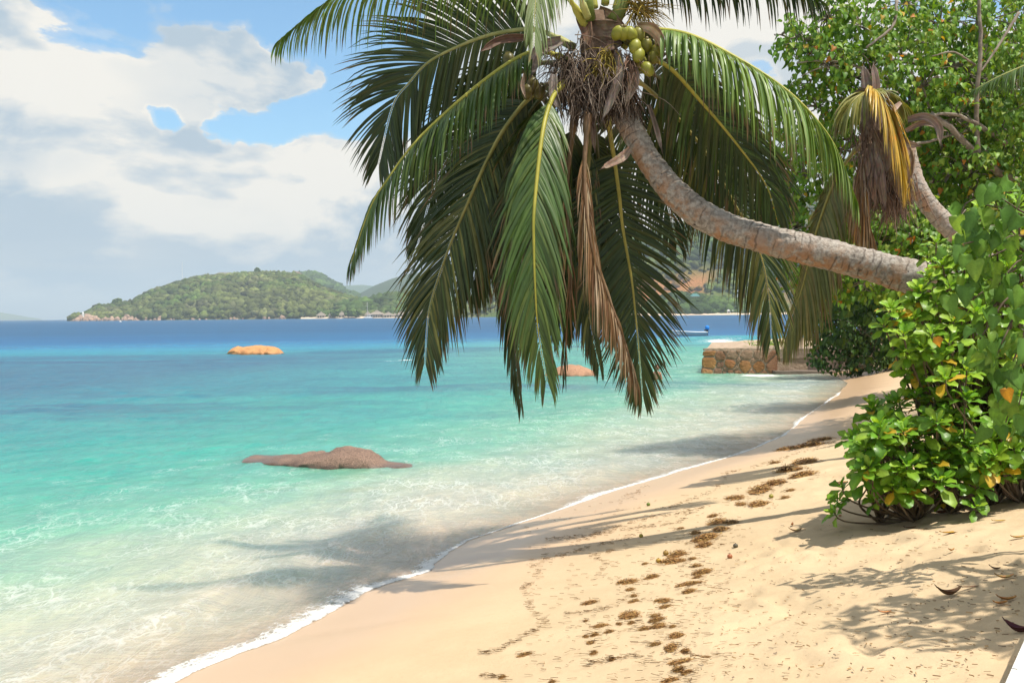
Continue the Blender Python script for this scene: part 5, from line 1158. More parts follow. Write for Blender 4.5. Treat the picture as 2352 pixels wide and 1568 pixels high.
def place_leaves(root, P, tip, nrm, size, cols, shape, mat, single=0, name='leaf', stuff='foliage'):
    """the `single` leaves that show largest become objects, the rest one mesh"""
    shapes = shape if isinstance(shape, list) else [shape]; LV, LQ = shapes[0]; B = basis(tip, nrm); n = len(P)
    rel = P-np.array(CAM); d = np.linalg.norm(rel, axis=1); fx = rel[:, 0]/rel[:, 1]; fz = rel[:, 2]/rel[:, 1]
    infr = (np.abs(fx) < .52) & (fz < .33) & (fz > -.40)
    score = size/d*(np.abs((B[:, :, 2]*rel).sum(1))/d+.25)*infr; order = np.argsort(-score)
    one = set(order[:single].tolist()); rest = np.array([i for i in range(n) if i not in one], int)
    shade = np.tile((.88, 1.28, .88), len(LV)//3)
    if len(rest):
        V = np.einsum('nij,kj->nki', B[rest], LV)*size[rest][:, None, None]+P[rest][:, None]; k = len(LV)
        Q = (LQ[None]+(np.arange(len(rest))*k)[:, None, None]).reshape(-1, 4)
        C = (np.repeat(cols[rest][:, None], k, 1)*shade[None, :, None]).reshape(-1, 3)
        link(stuff, mesh_np(stuff, V.reshape(-1, 3), Q, col=C, mat=M[mat]), root, kind='stuff')
    if one:
        mes = [mesh_np(name, v_, q_, col=np.ones((len(v_), 3))*shade[:, None], mat=M[mat]) for (v_, q_) in shapes]
        for i in sorted(one):
            o = link(name, mes[i % len(mes)], root); m = Matrix([list(B[i][r]*size[i])+[P[i][r]] for r in range(3)]+[[0, 0, 0, 1]]); o.matrix_basis = m; o.color = (*[float(c) for c in cols[i]], 1)
def pickcols(g, n, pal, w, var=.3):
    pal = np.array(pal); c = pal[g.choice(len(pal), n, p=np.array(w)/sum(w))]; return c*(1-var/2+var*g.random((n, 1)))
def branch_mesh(root, name, pts, r0, r1, mat='bark', n=7, m=18, seed=0, wob=.05):
    rn = random.Random(seed); P = spline(pts, m); L = (P[-1]-P[0]).length
    P = [p+Vector((rn.uniform(-1, 1), rn.uniform(-1, 1), rn.uniform(-1, 1)))*wob*r0*(0 if i in (0,) else 1) for i, p in enumerate(P)]
    V, F, _ = tube(P, [r0+(r1-r0)*i/(m-1) for i in range(m)], n); mb = MB(); mb.add(V, F); return link(name, mb.mesh(name, M[mat]), root)
def leafy_tree(name, label, base, blobs, dens, lsize, pal, wts, seed, single, trunk_top, limbs, twigs=9, mat='leaf', r0=.16, shell=.55, group=None):
    """blobs: (px, py, depth, rx px, ry px, depth radius m): leafy masses of one crown"""
    g = np.random.default_rng(seed); rn = random.Random(seed); t = empty(name, base, label, 'tree', group)
    branch_mesh(t, 'trunk', [base-Vector((0, 0, .2))]+trunk_top, r0, r0*.5, seed=seed, m=26, n=10, wob=.25)
    AP, AT, AN, AS, AC = [], [], [], [], []; tw = MB()
    for (x, y, D, rx, ry, rd) in blobs:
        c = np.array(tuple(W(x, y, D))); R3 = np.array((rx/FP*D, rd, ry/FP*D)); n = int(dens*rx*ry/100)
        # sprigs: leaves hang in small bunches from twig ends
        ns = max(4, n//9); q = g.normal(0, 1, (ns, 3)); q /= np.linalg.norm(q, axis=1)[:, None]; q *= (shell+(1-shell)*g.random((ns, 1)))**.8
        sp = c+q*R3*(1+.22*(g.random((ns, 1))-.3)); sp = sp+g.normal(0, .05, sp.shape)
        for k in range(ns):
            m = 9+int(g.integers(-3, 4)); P = sp[k]+g.normal(0, 1, (m, 3))*np.array((.11, .11, .09))*lsize/.13
            out = q[k]*.5+g.normal(0, .45, (m, 3)); tip = out+np.array((0, -.1, -.85)); nr = q[k]*.5+np.array((.15, -.45, .75))+g.normal(0, .38, (m, 3))
            AP.append(P); AT.append(tip); AN.append(nr); AS.append(lsize*g.uniform(.65, 1.15, m)); AC.append(pickcols(g, m, pal, wts))
        for k in range(min(twigs*2, ns)):
            a = Vector(c+(sp[k]-c)*.05); b_ = Vector(sp[k]); md = a.lerp(b_, .5)+Vector((rn.uniform(-.12, .12), rn.uniform(-.1, .1), rn.uniform(-.05, .15))); tw.tube(spline([a, md, b_], 6), [.016, .013, .011, .009, .007, .004], 4)
    for i, (pts, ra, rb) in enumerate(limbs): branch_mesh(t, 'branch', pts, ra, rb, seed=seed+i, wob=.2)
    link('twigs', tw.mesh('twigs', M['bark']), t, kind='stuff')
    place_leaves(t, np.concatenate(AP), np.concatenate(AT), np.concatenate(AN), np.concatenate(AS), np.concatenate(AC), heart_leaf(), mat, single)
    return t
LG = [(.14, .27, .025), (.19, .32, .03), (.095, .20, .022), (.27, .36, .05), (.52, .33, .035), (.55, .20, .025)]; LW = [30, 26, 24, 16, 2.0, 1.3]
def trees():
    b = Vector((8.9, 19.3, 0)); b.z = sz(b.x, b.y)
    top = [W(2300, 520, 19.2), W(2262, 380, 19), W(2250, 200, 19), W(2255, 40, 19), W(2250, -60, 19)]
    blobs = [(1830, 85, 17.2, 42, 32, .5), (1795, 80, 17.2, 22, 22, .35), (1850, 115, 17.2, 55, 38, .6), (1900, 40, 17.4, 60, 60, .8), (1905, 150, 17.2, 75, 48, .7), (1980, 60, 17.5, 80, 75, 1.0), (2000, 165, 17.2, 95, 55, .8), (2080, 110, 17.6, 90, 70, 1), (2120, 200, 17.2, 90, 60, .8),
             (2160, 55, 18.6, 90, 80, 1), (2080, 10, 18.6, 70, 55, .9), (2260, 50, 18.8, 110, 90, 1.2), (2220, 170, 18, 100, 75, 1), (2320, 180, 18, 90, 100, 1.2), (2190, 270, 17.4, 100, 70, .9), (2300, 300, 17.6, 90, 90, 1), (2110, 300, 18.2, 70, 60, .8), (1960, 230, 17.6, 70, 45, .7),
             (1855, 200, 17.4, 40, 25, .4), (1880, 245, 17.8, 55, 40, .6), (1820, 330, 18.2, 45, 55, .5), (1810, 430, 18.4, 45, 50, .5), (1850, 400, 18, 60, 70, .7), (1830, 520, 18.4, 50, 50, .5), (1900, 520, 17.8, 75, 70, .8), (1960, 480, 17.6, 80, 80, .9), (2130, 420, 18.4, 80, 70, .9), (2230, 400, 17.4, 95, 70, .9),
             (2320, 440, 17.4, 80, 90, .9), (2200, 500, 16.8, 100, 60, .8), (2100, 540, 17, 110, 70, .9), (2010, 560, 17.4, 90, 70, .8), (1920, 610, 17.2, 75, 55, .6), (1990, 640, 16.8, 90, 55, .7), (2100, 640, 16.6, 100, 60, .8), (2260, 580, 17, 110, 80, 1), (1870, 650, 17.4, 45, 40, .4), (1790, 480, 18.8, 40, 60, .4), (1860, 580, 18.6, 60, 60, .5), (1835, 640, 18.8, 45, 45, .4), (1890, 330, 18.6, 60, 60, .6), (1950, 340, 18.8, 80, 80, .8), (2340, 80, 20, 120, 130, 1), (2180, 350, 19.6, 160, 120, 1), (2300, 520, 19, 120, 110, 1), (2420, 300, 18, 90, 250, 1.5)]
    tr = Vector(b); limbs = []
    for (x, y, D, rx, ry, rd) in blobs[::2]:
        s = random.choice([W(2285, 480, 19.2), W(2258, 330, 19), W(2252, 160, 19)]); e = W(x, y, D); md = s.lerp(e, .5)+Vector((random.uniform(-.3, .3), random.uniform(-.3, .2), random.uniform(-.35, .25))); limbs.append(([s, md, e], .055, .014))
    for l, ra, rb in [([(2340, 425, 17.3), (2260, 372, 17), (2200, 310, 16.8), (2140, 262, 16.7)], .075, .045), ([(2250, 385, 16.9), (2243, 250, 16.8), (2250, 150, 16.7), (2252, 60, 16.7), (2246, -20, 16.7)], .045, .028), ([(2310, 330, 17), (2250, 290, 16.8), (2190, 262, 16.7), (2130, 268, 16.7)], .05, .02), ([(2010, 330, 17.2), (2110, 330, 17), (2220, 300, 16.9)], .03, .02),
                      ([(2240, 150, 16.8), (2190, 120, 16.6), (2140, 130, 16.5)], .02, .01), ([(2340, 30, 17), (2290, 110, 16.8), (2250, 170, 16.7)], .03, .015), ([(1830, 145, 16.9), (1880, 140, 16.8), (1960, 150, 16.8), (2040, 200, 16.9)], .012, .02), ([(1990, 110, 16.6), (2050, 60, 16.7), (2060, 0, 16.9)], .02, .03), ([(1840, 175, 17), (1880, 158, 16.9), (1930, 150, 16.8)], .008, .016)]:
        limbs.append((q3(l), ra, rb))
    leafy_tree('sea_hibiscus_tree', 'tall broad leaved tree with pale branches rising behind the dying palm', b, blobs, 8.0, .108, LG, LW, 41, 290, top, limbs)
    # low, dark crown reaching down to the sand by the jetty
    b2 = Vector(S(2075, 838)); b2.z = sz(b2.x, b2.y); D0 = b2.y
    bl = [(1900, 700, D0-1.2, 60, 45, .6), (1960, 690, D0-1, 80, 60, .8), (1905, 770, D0-1.4, 48, 40, .5), (1960, 770, D0-1.6, 75, 55, .8), (2040, 700, D0-.6, 90, 70, 1), (2040, 780, D0-.8, 85, 50, .8), (1930, 830, D0-1.6, 55, 24, .4), (1990, 842, D0-1.7, 55, 22, .4), (2060, 835, D0-1.4, 40, 22, .4), (2120, 720, D0, 90, 90, 1), (1880, 815, D0-1.5, 26, 30, .3), (1890, 730, D0-1.3, 40, 45, .4), (1875, 660, D0-1.3, 40, 40, .4), (2000, 800, D0-1.2, 70, 45, .6), (1945, 740, D0-1.9, 70, 60, .5), (2030, 620, D0-.4, 120, 60, .9)]
    lm = []
    for (x, y, D, rx, ry, rd) in bl: 
        s = W(2085, 770, D0-.1); e = W(x, y, D); lm.append(([s, s.lerp(e, .5)+Vector((0, 0, random.uniform(-.2, .3))), e], .05, .012))
    for l in [[(2085, 800, D0), (2020, 860, D0-1.2), (1975, 872, D0-1.8), (1945, 885, D0-2)], [(2070, 820, D0-.3), (2010, 872, D0-1.6), (1985, 900, D0-2.2)], [(1990, 865, D0-1.8), (1955, 868, D0-2), (1930, 882, D0-2.2)], [(2050, 830, D0-.3), (2040, 868, D0-1.2), (2000, 890, D0-2)], [(1950, 690, D0-1.9), (1905, 722, D0-2), (1880, 780, D0-2.1)], [(1935, 690, D0-2), (1965, 712, D0-2.1), (1975, 725, D0-2.1)], [(2080, 640, D0-1.6), (2000, 650, D0-1.9), (1935, 690, D0-2), (1900, 740, D0-2.1)]]:
        lm.append((q3(l), .022, .005))
    SHADE_LG = [(.045, .10, .016), (.06, .125, .02), (.03, .07, .013), (.09, .14, .025), (.42, .24, .03)]  # hibiscus greens darkened: shade under the taller crowns put into the colour
    leafy_tree('low_hibiscus_tree', 'low dark green tree drooping over the sand beside the jetty', b2, bl, 15.0, .15, SHADE_LG, [30, 24, 30, 8, 1.2], 43, 180, [W(2090, 790, D0), W(2100, 700, D0+.1)], lm, r0=.13)
    # more of the same wood standing behind, so no horizon shows through
    b3 = Vector((13.5, 27, 0)); b3.z = sz(b3.x, b3.y)
    bl = [(2050, 450, 25, 110, 110, 1), (2200, 300, 25, 130, 140, 1), (2330, 200, 25, 120, 160, 1), (2000, 640, 26, 110, 90, 1), (2120, 620, 26, 120, 120, 1.2), (2250, 620, 25, 130, 130, 1.2), (2340, 480, 25, 110, 140, 1.2), (1980, 760, 27, 90, 70, 1), (2120, 760, 26, 120, 70, 1), (2260, 770, 26, 120, 80, 1), (2330, 700, 25, 90, 90, 1), (1900, 520, 26, 70, 80, 1), (1900, 640, 27, 60, 60, .8), (2150, 480, 26, 150, 90, 1), (2250, 450, 26.5, 130, 120, 1), (2050, 560, 27, 150, 90, 1)]
    leafy_tree('shadowy_hibiscus_tree', 'shadowed broad leaved tree filling the gaps behind the pale branched one', b3, bl, 3.6, .20, SHADE_LG, [30, 24, 30, 8, 1], 47, 0, [W(2280, 600, 26.5), W(2260, 300, 26)], [([W(2280, 600, 26.5), W(2150, 500, 26), W(2060, 450, 25)], .06, .02), ([W(2270, 450, 26.2), W(2220, 350, 25.5), W(2200, 300, 25)], .05, .02)], twigs=3, r0=.2)
trees()

def scaevola(name, label, base_pts, ros, seed, single, lsize=.15, pal=None, stem_r=.010, yellow=.05):
    """shrub of rosettes: each branch ends in a whorl of paddle leaves; ros = [(px, py, depth, scale)]"""
    g = np.random.default_rng(seed); rn = random.Random(seed); b0 = base_pts[0]; t = empty(name, b0, label, 'shrub')
    AP, AT, AN, AS, AC = [], [], [], [], []; pal = np.array(pal or [(.15, .30, .022), (.19, .34, .028), (.11, .25, .02), (.25, .38, .035)])
    for i, (x, y, D, k) in enumerate(ros):
        c = np.array(tuple(W(x, y, D))); b = min(base_pts, key=lambda p: (p-Vector(c)).length+rn.uniform(0, .3)); v = Vector(c)-b
        ax = np.array(tuple((v.normalized()*.55+Vector((rn.uniform(-.35, .25), rn.uniform(-.55, .05), rn.uniform(.25, .8)))).normalized()))
        md = b.lerp(Vector(c), .5)+Vector((rn.uniform(-.12, .12), rn.uniform(-.1, .1), -.10*v.length+rn.uniform(-.05, .05)))
        P = spline([b, md, Vector(c)-Vector(ax)*.10, Vector(c)+Vector(ax)*.02], 12); V, F, _ = tube(P, [stem_r*(1.25-.75*j/11) for j in range(12)], 6); mb = MB(); mb.add(V, F); link('stem', mb.mesh('stem', M['stem']), t)
        a1 = np.cross(ax, (0.3, .5, .81)); a1 /= np.linalg.norm(a1); a2 = np.cross(ax, a1); n = int(g.integers(9, 15)); ph = g.random()*6
        for j in range(n):
            u = j/n; an = ph+j*2.39996; el = .15+1.15*u; rad = a1*math.cos(an)+a2*math.sin(an); tip = rad*math.cos(el)+ax*math.sin(el)+np.array((0, 0, -.22*(1-u))); nr = ax*math.cos(el)-rad*math.sin(el)+g.normal(0, .12, 3)
            AP.append(c+ax*(.05*u-.03)+rad*.006); AT.append(tip); AN.append(nr); AS.append(lsize*k*(1.08-.55*u)*g.uniform(.85, 1.12))
            col = pal[g.integers(len(pal))]*(1+.45*u)*g.uniform(.8, 1.15)
            if u < .35 and g.random() < yellow*3: col = np.array((.56, .36, .03))*g.uniform(.8, 1.1)
            AC.append(col)
    place_leaves(t, np.array(AP), np.array(AT), np.array(AN), np.array(AS), np.array(AC), [wavy(paddle_leaf(b_), k_, .03) for k_, b_ in enumerate([.35, .7, .1, .5])], 'leaf_gloss', single)
    return t
def shrubs():
    rn = random.Random(77)
    # the shrub on the sand
    base = [S(2100, 1192), S(2190, 1175), S(2270, 1160), S(2020, 1195), S(2345, 1150)]
    for p in base: p.z -= .02
    D0 = base[0].y
    ros = [(1918, 1178, D0-.05, .75), (1935, 1120, D0, .85), (1925, 1148, D0+.05, .6), (1958, 1010, D0, .85), (1975, 1048, D0-.05, .8), (2010, 1080, D0-.15, 1), (2045, 1110, D0-.25, 1.1), (2035, 965, D0, .95), (2060, 1010, D0-.1, 1), (2100, 1010, D0-.15, 1.05), (2090, 1130, D0-.35, 1.1), (2065, 925, D0+.1, .9), (2110, 890, D0+.1, .95),
           (2150, 920, D0, 1), (2140, 1060, D0-.3, 1.05), (2190, 1010, D0-.25, 1.05), (2230, 960, D0-.2, 1), (2245, 1120, D0-.4, 1.15), (2200, 1100, D0-.3, 1.05), (2290, 1080, D0-.35, 1.05), (2300, 980, D0-.3, 1), (2170, 1150, D0-.1, .6), (2010, 1150, D0-.15, .7), (2240, 1165, D0-.5, .7), (2000, 1000, D0+.1, .9), (2130, 960, D0-.1, 1)]
    for i in range(150):
        u = rn.random(); x = rn.uniform(1975, 2440); lo = np.interp(x, [1985, 2060, 2150, 2300, 2420], [960, 890, 870, 860, 860]); hi = np.interp(x, [1985, 2060, 2150, 2300, 2420], [1110, 1130, 1120, 1090, 1080]); y = rn.uniform(lo, hi); ros.append((x, y, D0+rn.uniform(-.45, .65), rn.uniform(.8, 1.1)))
    scaevola('beach_cabbage_shrub', 'glossy green shrub with paddle leaves spreading low over the dry sand', base, ros, 51, 295, .172)
    # the taller one it merges with, bright against the shade
    base2 = [S(2300, 1120)+Vector((0, .5, 0)), S(2380, 1110)+Vector((0, .5, 0))]
    for p in base2: p.z = sz(p.x, p.y)-.02
    D1 = 8.0
    ros = [(2045, 710, D1, .85), (2030, 748, D1, .8), (2062, 728, D1, .8), (2075, 770, D1-.1, .95), (2100, 735, D1, .95), (2120, 800, D1-.1, 1), (2090, 815, D1, .9), (2140, 770, D1-.15, 1), (2160, 825, D1-.15, 1.05), (2110, 690, D1+.1, .9), (2150, 700, D1, 1), (2135, 640, D1+.1, .9), (2165, 610, D1+.1, .95), (2130, 590, D1+.2, .8), (2180, 660, D1, 1), (2190, 740, D1-.1, 1), (2200, 580, D1+.1, .9), (2225, 530, D1+.1, .85), (2180, 790, D1-.2, 1), (2220, 850, D1-.2, 1), (2250, 480, D1+.2, .8), (2310, 440, D1+.2, .85), (2340, 470, D1+.1, .9), (2230, 640, D1, 1), (2240, 720, D1-.1, 1), (2150, 560, D1+.2, .75)]
    for i in range(110):
        x = rn.uniform(2075, 2440); lo = np.interp(x, [2090, 2200, 2420], [700, 560, 470]); ros.append((x, rn.uniform(lo, 880), D1+rn.uniform(0, .7), rn.uniform(.8, 1.05)))
    scaevola('tall_beach_cabbage_shrub', 'tall light green paddle leaved shrub covering the end of the leaning trunk', base2, ros, 52, 295, .158, pal=[(.19, .34, .025), (.25, .39, .035), (.14, .28, .022), (.29, .42, .05)], yellow=.03, stem_r=.013)
    # heart leaved branches close by
    g = np.random.default_rng(9); b = Vector((4.4, 5.4, 0)); b.z = sz(b.x, b.y); t = empty('heart_leaved_shrub', b, 'big heart shaped green leaves on branches beside the paddle leaved shrubs', 'shrub')
    D = 6.0; crown = W(2440, 640, D+.1)
    branch_mesh(t, 'trunk', [b, b+Vector((-.3, .2, .7)), crown], .05, .03, seed=3)
    tips = [(2262, 470), (2300, 455), (2330, 500), (2240, 530), (2290, 560), (2340, 590), (2250, 610), (2300, 640), (2230, 690), (2270, 720), (2330, 700), (2250, 780), (2300, 790), (2345, 780), (2270, 850), (2330, 850), (2300, 900), (2340, 930), (2310, 970), (2280, 820), (2215, 560)]
    AP, AT, AN, AS, AC = [], [], [], [], []
    for i, (x, y) in enumerate(tips):
        e = W(x, y, D+rn.uniform(-.25, .25)); branch_mesh(t, 'branch', [crown+Vector((0, 0, rn.uniform(-.5, .4))), crown.lerp(e, .55)+Vector((0, 0, .12)), e], .012, .004, 'stem', 5, 10, i)
        for k in range(7):
            AP.append(np.array(tuple(e))+g.normal(0, .08, 3)); AT.append(np.array((g.normal(-.1, .4), g.normal(-.25, .25), -1.0))); AN.append(np.array((g.normal(-.1, .6), -.8, g.normal(.7, .45)))); AS.append(g.uniform(.07, .145)); AC.append(pickcols(g, 1, [(.12, .25, .045), (.09, .20, .035), (.16, .31, .045), (.22, .36, .06)], [3, 2, 3, 2])[0])
    for (x, y, s) in [(2312, 918, .085), (2150, 800, .06)]:
        AP.append(np.array(tuple(W(x, y-25, D-.35)))); AT.append(np.array((.2, -.1, -1))); AN.append(np.array((-1.0, -.7, .5))); AS.append(s); AC.append(np.array((.50, .24, .03)))
    single = len(AP)
    # the part of its crown above and beside the picture, which shades the sand
    for i in range(1500):
        v = g.normal(0, 1, 3); v /= np.linalg.norm(v); c = np.array([(4.35, 4.75, 4.15), (4.1, 3.9, 4.3), (4.9, 5.3, 3.7), (3.75, 4.4, 4.5)][i % 4]); AP.append(c+v*np.array((.75, .6, .45))*(.4+.6*g.random())); AT.append(v*.4+np.array((0, 0, -.8))); AN.append(np.array((0, -.3, 1))+g.normal(0, .4, 3)); AS.append(g.uniform(.12, .2)); AC.append(np.array((.08, .17, .035)))
    for i, c in enumerate([(4.35, 4.75, 4.15), (4.1, 3.9, 4.3), (4.9, 5.3, 3.7), (3.75, 4.4, 4.5)]): branch_mesh(t, 'branch', [crown, crown.lerp(Vector(c), .5)+Vector((.1, 0, 0)), Vector(c)], .03, .012, seed=60+i)
    place_leaves(t, np.array(AP), np.array(AT), np.array(AN), np.array(AS), np.array(AC), [wavy(heart_leaf(f_, d_), k_) for k_, (f_, d_) in enumerate([(.3, .55), (.55, .9), (.1, .35), (-.25, .7), (.7, .4)])], 'leaf', single)
    # low plants on the jetty
    for (x, y, n, lab) in [(1757, 786, 30, 'low green plant at the sandy top of the jetty'), (1772, 800, 22, 'small leafy plant growing at the jetty edge')]:
        c = W(x, y, JD+2.2); c.z = JT+.12; t = empty('jetty_plant', c, lab, 'plant', 'plants on the jetty'); n *= 5
        P = np.array(tuple(c))+g.normal(0, 1, (n, 3))*np.array((.35, .3, .09)); P[:, 2] = np.maximum(P[:, 2], c.z-.05)
        place_leaves(t, P, np.stack([g.normal(0, 1, n), g.normal(0, 1, n), g.uniform(.1, .8, n)], 1), np.tile((0, -.3, 1.), (n, 1))+g.normal(0, .3, (n, 3)), g.uniform(.1, .17, n), pickcols(g, n, LG[:4], LW[:4]), paddle_leaf(), 'leaf', 0)
shrubs()

# ------------------------------------------------------------------ things on the sand
def ground(x, y, lift=0.0):
    p = S(x, y); p.z = float(sand_z(np.array([p.x]), np.array([p.y]))[0])+lift; return p
ZX = lambda x: (1200+x/2.583)/1.0884
ZY = lambda y: (1100+y/2.583)/1.0884
def weed_mesh(seed, n=260, flat=.18, col=((.36, .175, .05), (.44, .235, .07), (.26, .125, .04), (.50, .31, .10))):
    rn = random.Random(seed); V = []; F = []; C = []; lob = [(rn.uniform(-.5, .5), rn.uniform(-.4, .4), rn.uniform(.28, .45)) for _ in range(5)]
    for i in range(n):
        lx, ly, lr = rn.choice(lob); x = lx*.8+rn.gauss(0, lr*.6); y = ly*.8+rn.gauss(0, lr*.5); x = max(-1.1, min(1.1, x)); y = max(-1.1, min(1.1, y)); h = flat*max(0, 1-(x*x+y*y))*rn.random(); a = rn.uniform(0, 6.28) if rn.random() < .6 else rn.gauss(0, .5); L = rn.uniform(.10, .32); w = rn.uniform(.016, .040); c = rn.choice(col); k = rn.uniform(.7, 1.25)
        p = Vector((x, y, h+.012)); d = Vector((math.cos(a), math.sin(a), rn.uniform(-.1, .25))); s0 = len(V)
        for j in range(4):
            nn = Vector((-d.y, d.x, rn.uniform(-.6, .6))).normalized()*w*(1-.2*j); V += [p-nn, p+nn]; C += [tuple(q*k for q in c)]*2; p = p+d*L/3; d = (d+Vector((rn.uniform(-.5, .5), rn.uniform(-.5, .5), rn.uniform(-.35, .2)))).normalized(); p.z = max(p.z, .012)
        for j in range(3): F.append((s0+2*j, s0+2*j+1, s0+2*j+3, s0+2*j+2))
    for (lx, ly, lr) in lob:                 # matted layer under the strands
        s0 = len(V); n_ = 14; V.append(Vector((lx, ly, .10*flat/.18+.01))); C.append(tuple(x*.8 for x in col[2]))
        for q_ in (.55, 1.0):
            for k_ in range(n_): a = 6.283*k_/n_; r_ = lr*1.15*q_*rn.uniform(.6, 1.2); V.append(Vector((lx*.8+r_*math.cos(a), ly*.8+r_*.8*math.sin(a), (.06 if q_ < 1 else .004)))); k = rn.uniform(.7, 1.2); C.append(tuple(x*k for x in rn.choice(col)))
        for k_ in range(n_): F.append((s0, s0+1+k_, s0+1+(k_+1) % n_)); F.append((s0+1+k_, s0+1+n_+k_, s0+1+n_+(k_+1) % n_, s0+1+(k_+1) % n_))
    mb = MB(); mb.add(V, F, C); return mb.mesh('seaweed_clump', M['weed'], False)
def seaweed():
    ms = [weed_mesh(500+i) for i in range(7)]; rn = random.Random(3)
    L = [(2085, 145, 120, 40), (1960, 200, 170, 40), (2070, 235, 170, 26), (1920, 280, 130, 50), (1790, 325, 160, 50), (1640, 375, 130, 34), (1790, 420, 180, 50), (1680, 415, 80, 30), (1960, 375, 90, 26), (2000, 330, 90, 18), (1510, 490, 90, 30), (1520, 535, 110, 40), (1610, 535, 80, 34), (1545, 580, 130, 40), (1295, 570, 40, 14), (1380, 600, 90, 34), (1440, 640, 260, 50), (1460, 680, 130, 50),
         (1260, 740, 150, 50), (1220, 785, 150, 44), (1300, 780, 70, 60), (1370, 765, 60, 20), (1385, 812, 90, 26), (1420, 855, 200, 36), (1410, 885, 80, 20), (1100, 885, 100, 24), (945, 918, 130, 34), (1330, 940, 230, 20), (965, 965, 70, 24), (985, 1005, 70, 30), (1340, 985, 140, 30), (720, 1050, 120, 34), (985, 1042, 90, 16), (1170, 1040, 130, 30), (1190, 1075, 110, 24), (955, 1130, 170, 60), (1120, 1130, 110, 26), (1130, 1162, 170, 26),
         (685, 1168, 36, 10), (970, 1178, 66, 22), (895, 1185, 46, 16), (770, 1200, 130, 26), (1150, 1200, 110, 46), (1050, 1218, 160, 30), (1240, 1208, 70, 22), (840, 1237, 80, 18), (735, 1258, 70, 34), (680, 1270, 50, 14), (1260, 1270, 130, 50), (710, 1312, 70, 18), (1120, 1318, 130, 30), (1225, 1345, 140, 80), (1330, 1345, 90, 36), (730, 1372, 70, 18), (1455, 1362, 90, 20), (850, 1414, 60, 16), (1280, 1435, 230, 36), (1270, 1475, 130, 60), (1330, 1495, 130, 16), (1240, 1540, 150, 34), (280, 1385, 120, 12), (1985, 60, 90, 16), (2120, 40, 120, 20), (2180, 5, 90, 14), (1890, 150, 60, 10), (1060, 800, 60, 14), (470, 1560, 60, 14), (140, 1528, 60, 14)]
    for i, (x, y, w, h) in enumerate(L):
        p = ground(ZX(x), ZY(y)); a = ground(ZX(x-w/2), ZY(y)); b = ground(ZX(x+w/2), ZY(y)); n = ground(ZX(x), ZY(y+h/2)); f = ground(ZX(x), ZY(y-h/2)); wx = (b-a).length; wy = min((f-n).length, wx*1.6)
        big = w*h > 5000; nm = 'large tangled heap of brown seaweed on the tide line' if big else ('thin streak of dry brown seaweed on the tide line' if h < 22 else 'flat brown clump of seaweed on the tide line')
        o = link('seaweed_clump', ms[i % 7], label=nm, cat='seaweed', group='large seaweed heaps' if big else ('thin seaweed streaks' if h < 22 else 'seaweed clumps')); o.location = p
        nrm = Vector((0, 0, 1)); e = .3; nrm = Vector((-(sz(p.x+e, p.y)-sz(p.x-e, p.y))/(2*e), -(sz(p.x, p.y+e)-sz(p.x, p.y-e))/(2*e), 1)).normalized(); q = Vector((0, 0, 1)).rotation_difference(nrm)
        o.rotation_mode = 'QUATERNION'; o.rotation_quaternion = q; o.scale = (wx*.5, max(.07, wy*.62), (wx+wy)*.2+.03)
    # fine bits: threads and crumbs of weed
    V = []; F = []; C = []
    lines = [[(0, 1380), (110, 1365), (300, 1260), (430, 1190), (360, 1120), (310, 1050), (330, 1000), (280, 960), (360, 900), (380, 850), (340, 820), (440, 770), (400, 740)], [(450, 770), (640, 710), (820, 660), (1010, 625)], [(770, 880), (830, 800), (720, 750), (880, 710)], [(560, 1130), (700, 1110), (860, 1080)], [(900, 390), (1010, 330), (1090, 290)], [(1180, 450), (1330, 400), (1480, 340), (1580, 270), (1570, 220), (1850, 150), (2060, 80), (2290, 10)], [(1240, 590), (1300, 520), (1340, 460), (1480, 430)], [(420, 640), (700, 620), (900, 560), (1100, 500), (1400, 460)], [(600, 660), (860, 590), (1060, 560), (1250, 540)], [(680, 1445), (860, 1412), (1030, 1390)], [(0, 1525), (120, 1530), (180, 1560)]]
    rn = random.Random(12)
    def bit(p, L, w, a, c):
        s0 = len(V); d = Vector((math.cos(a), math.sin(a), 0)); n = Vector((-d.y, d.x, 0))*w; z = .006+rn.random()*.008
        for j in range(3):
            q = p+d*L*(j/2-.5)+Vector((0, 0, z)); n = Vector((-d.y, d.x, 0))*w; V.append(q-n+Vector((0, 0, .004))); V.append(q+n); d = (d+Vector((rn.uniform(-.3, .3), rn.uniform(-.3, .3), 0))).normalized(); C.extend([c, c])
        F.extend([(s0, s0+1, s0+3, s0+2), (s0+2, s0+3, s0+5, s0+4)])
    PT = []
    for ln in lines:
        for i in range(len(ln)-1):
            (x0, y0), (x1, y1) = ln[i], ln[i+1]
            for k in range(int(math.hypot(x1-x0, (y1-y0))*.16)): u = rn.random(); PT.append((x0+(x1-x0)*u+rn.gauss(0, 14), y0+(y1-y0)*u+rn.gauss(0, 6), 1))
    for i in range(500): PT.append((rn.uniform(300, 1700), rn.uniform(350, 1560), 0))
    for i in range(700): PT.append((rn.uniform(1300, 3500), rn.uniform(560, 1568), 2))
    for (x, y, w, h) in L:
        for k in range(int(w/9)): PT.append((x+rn.gauss(0, w*.55), y+rn.gauss(0, h*.45), 1))
    cc = [(.30, .18, .07), (.38, .24, .10), (.20, .12, .05), (.24, .18, .12)]
    for (x, y, k) in PT:
        px, py = ZX(x), ZY(y)
        if py > 1566 or px > 2350: continue
        r = ray(px, py)
        # quick beach hit
        t_ = (CAM_H-.9)/-r.z
        for _ in range(5):
            q = CAM+r*t_; t_ = (sz(q.x, q.y)-CAM_H)/r.z
        p = CAM+r*t_; p.z = 0; PTS.append((p, k, rn.uniform(.015, .06) if k < 2 else rn.uniform(.010, .035), rn.uniform(.0012, .0032), rn.gauss(.1, .5) if k < 2 else rn.uniform(0, 6.28), rn.choice(cc)))
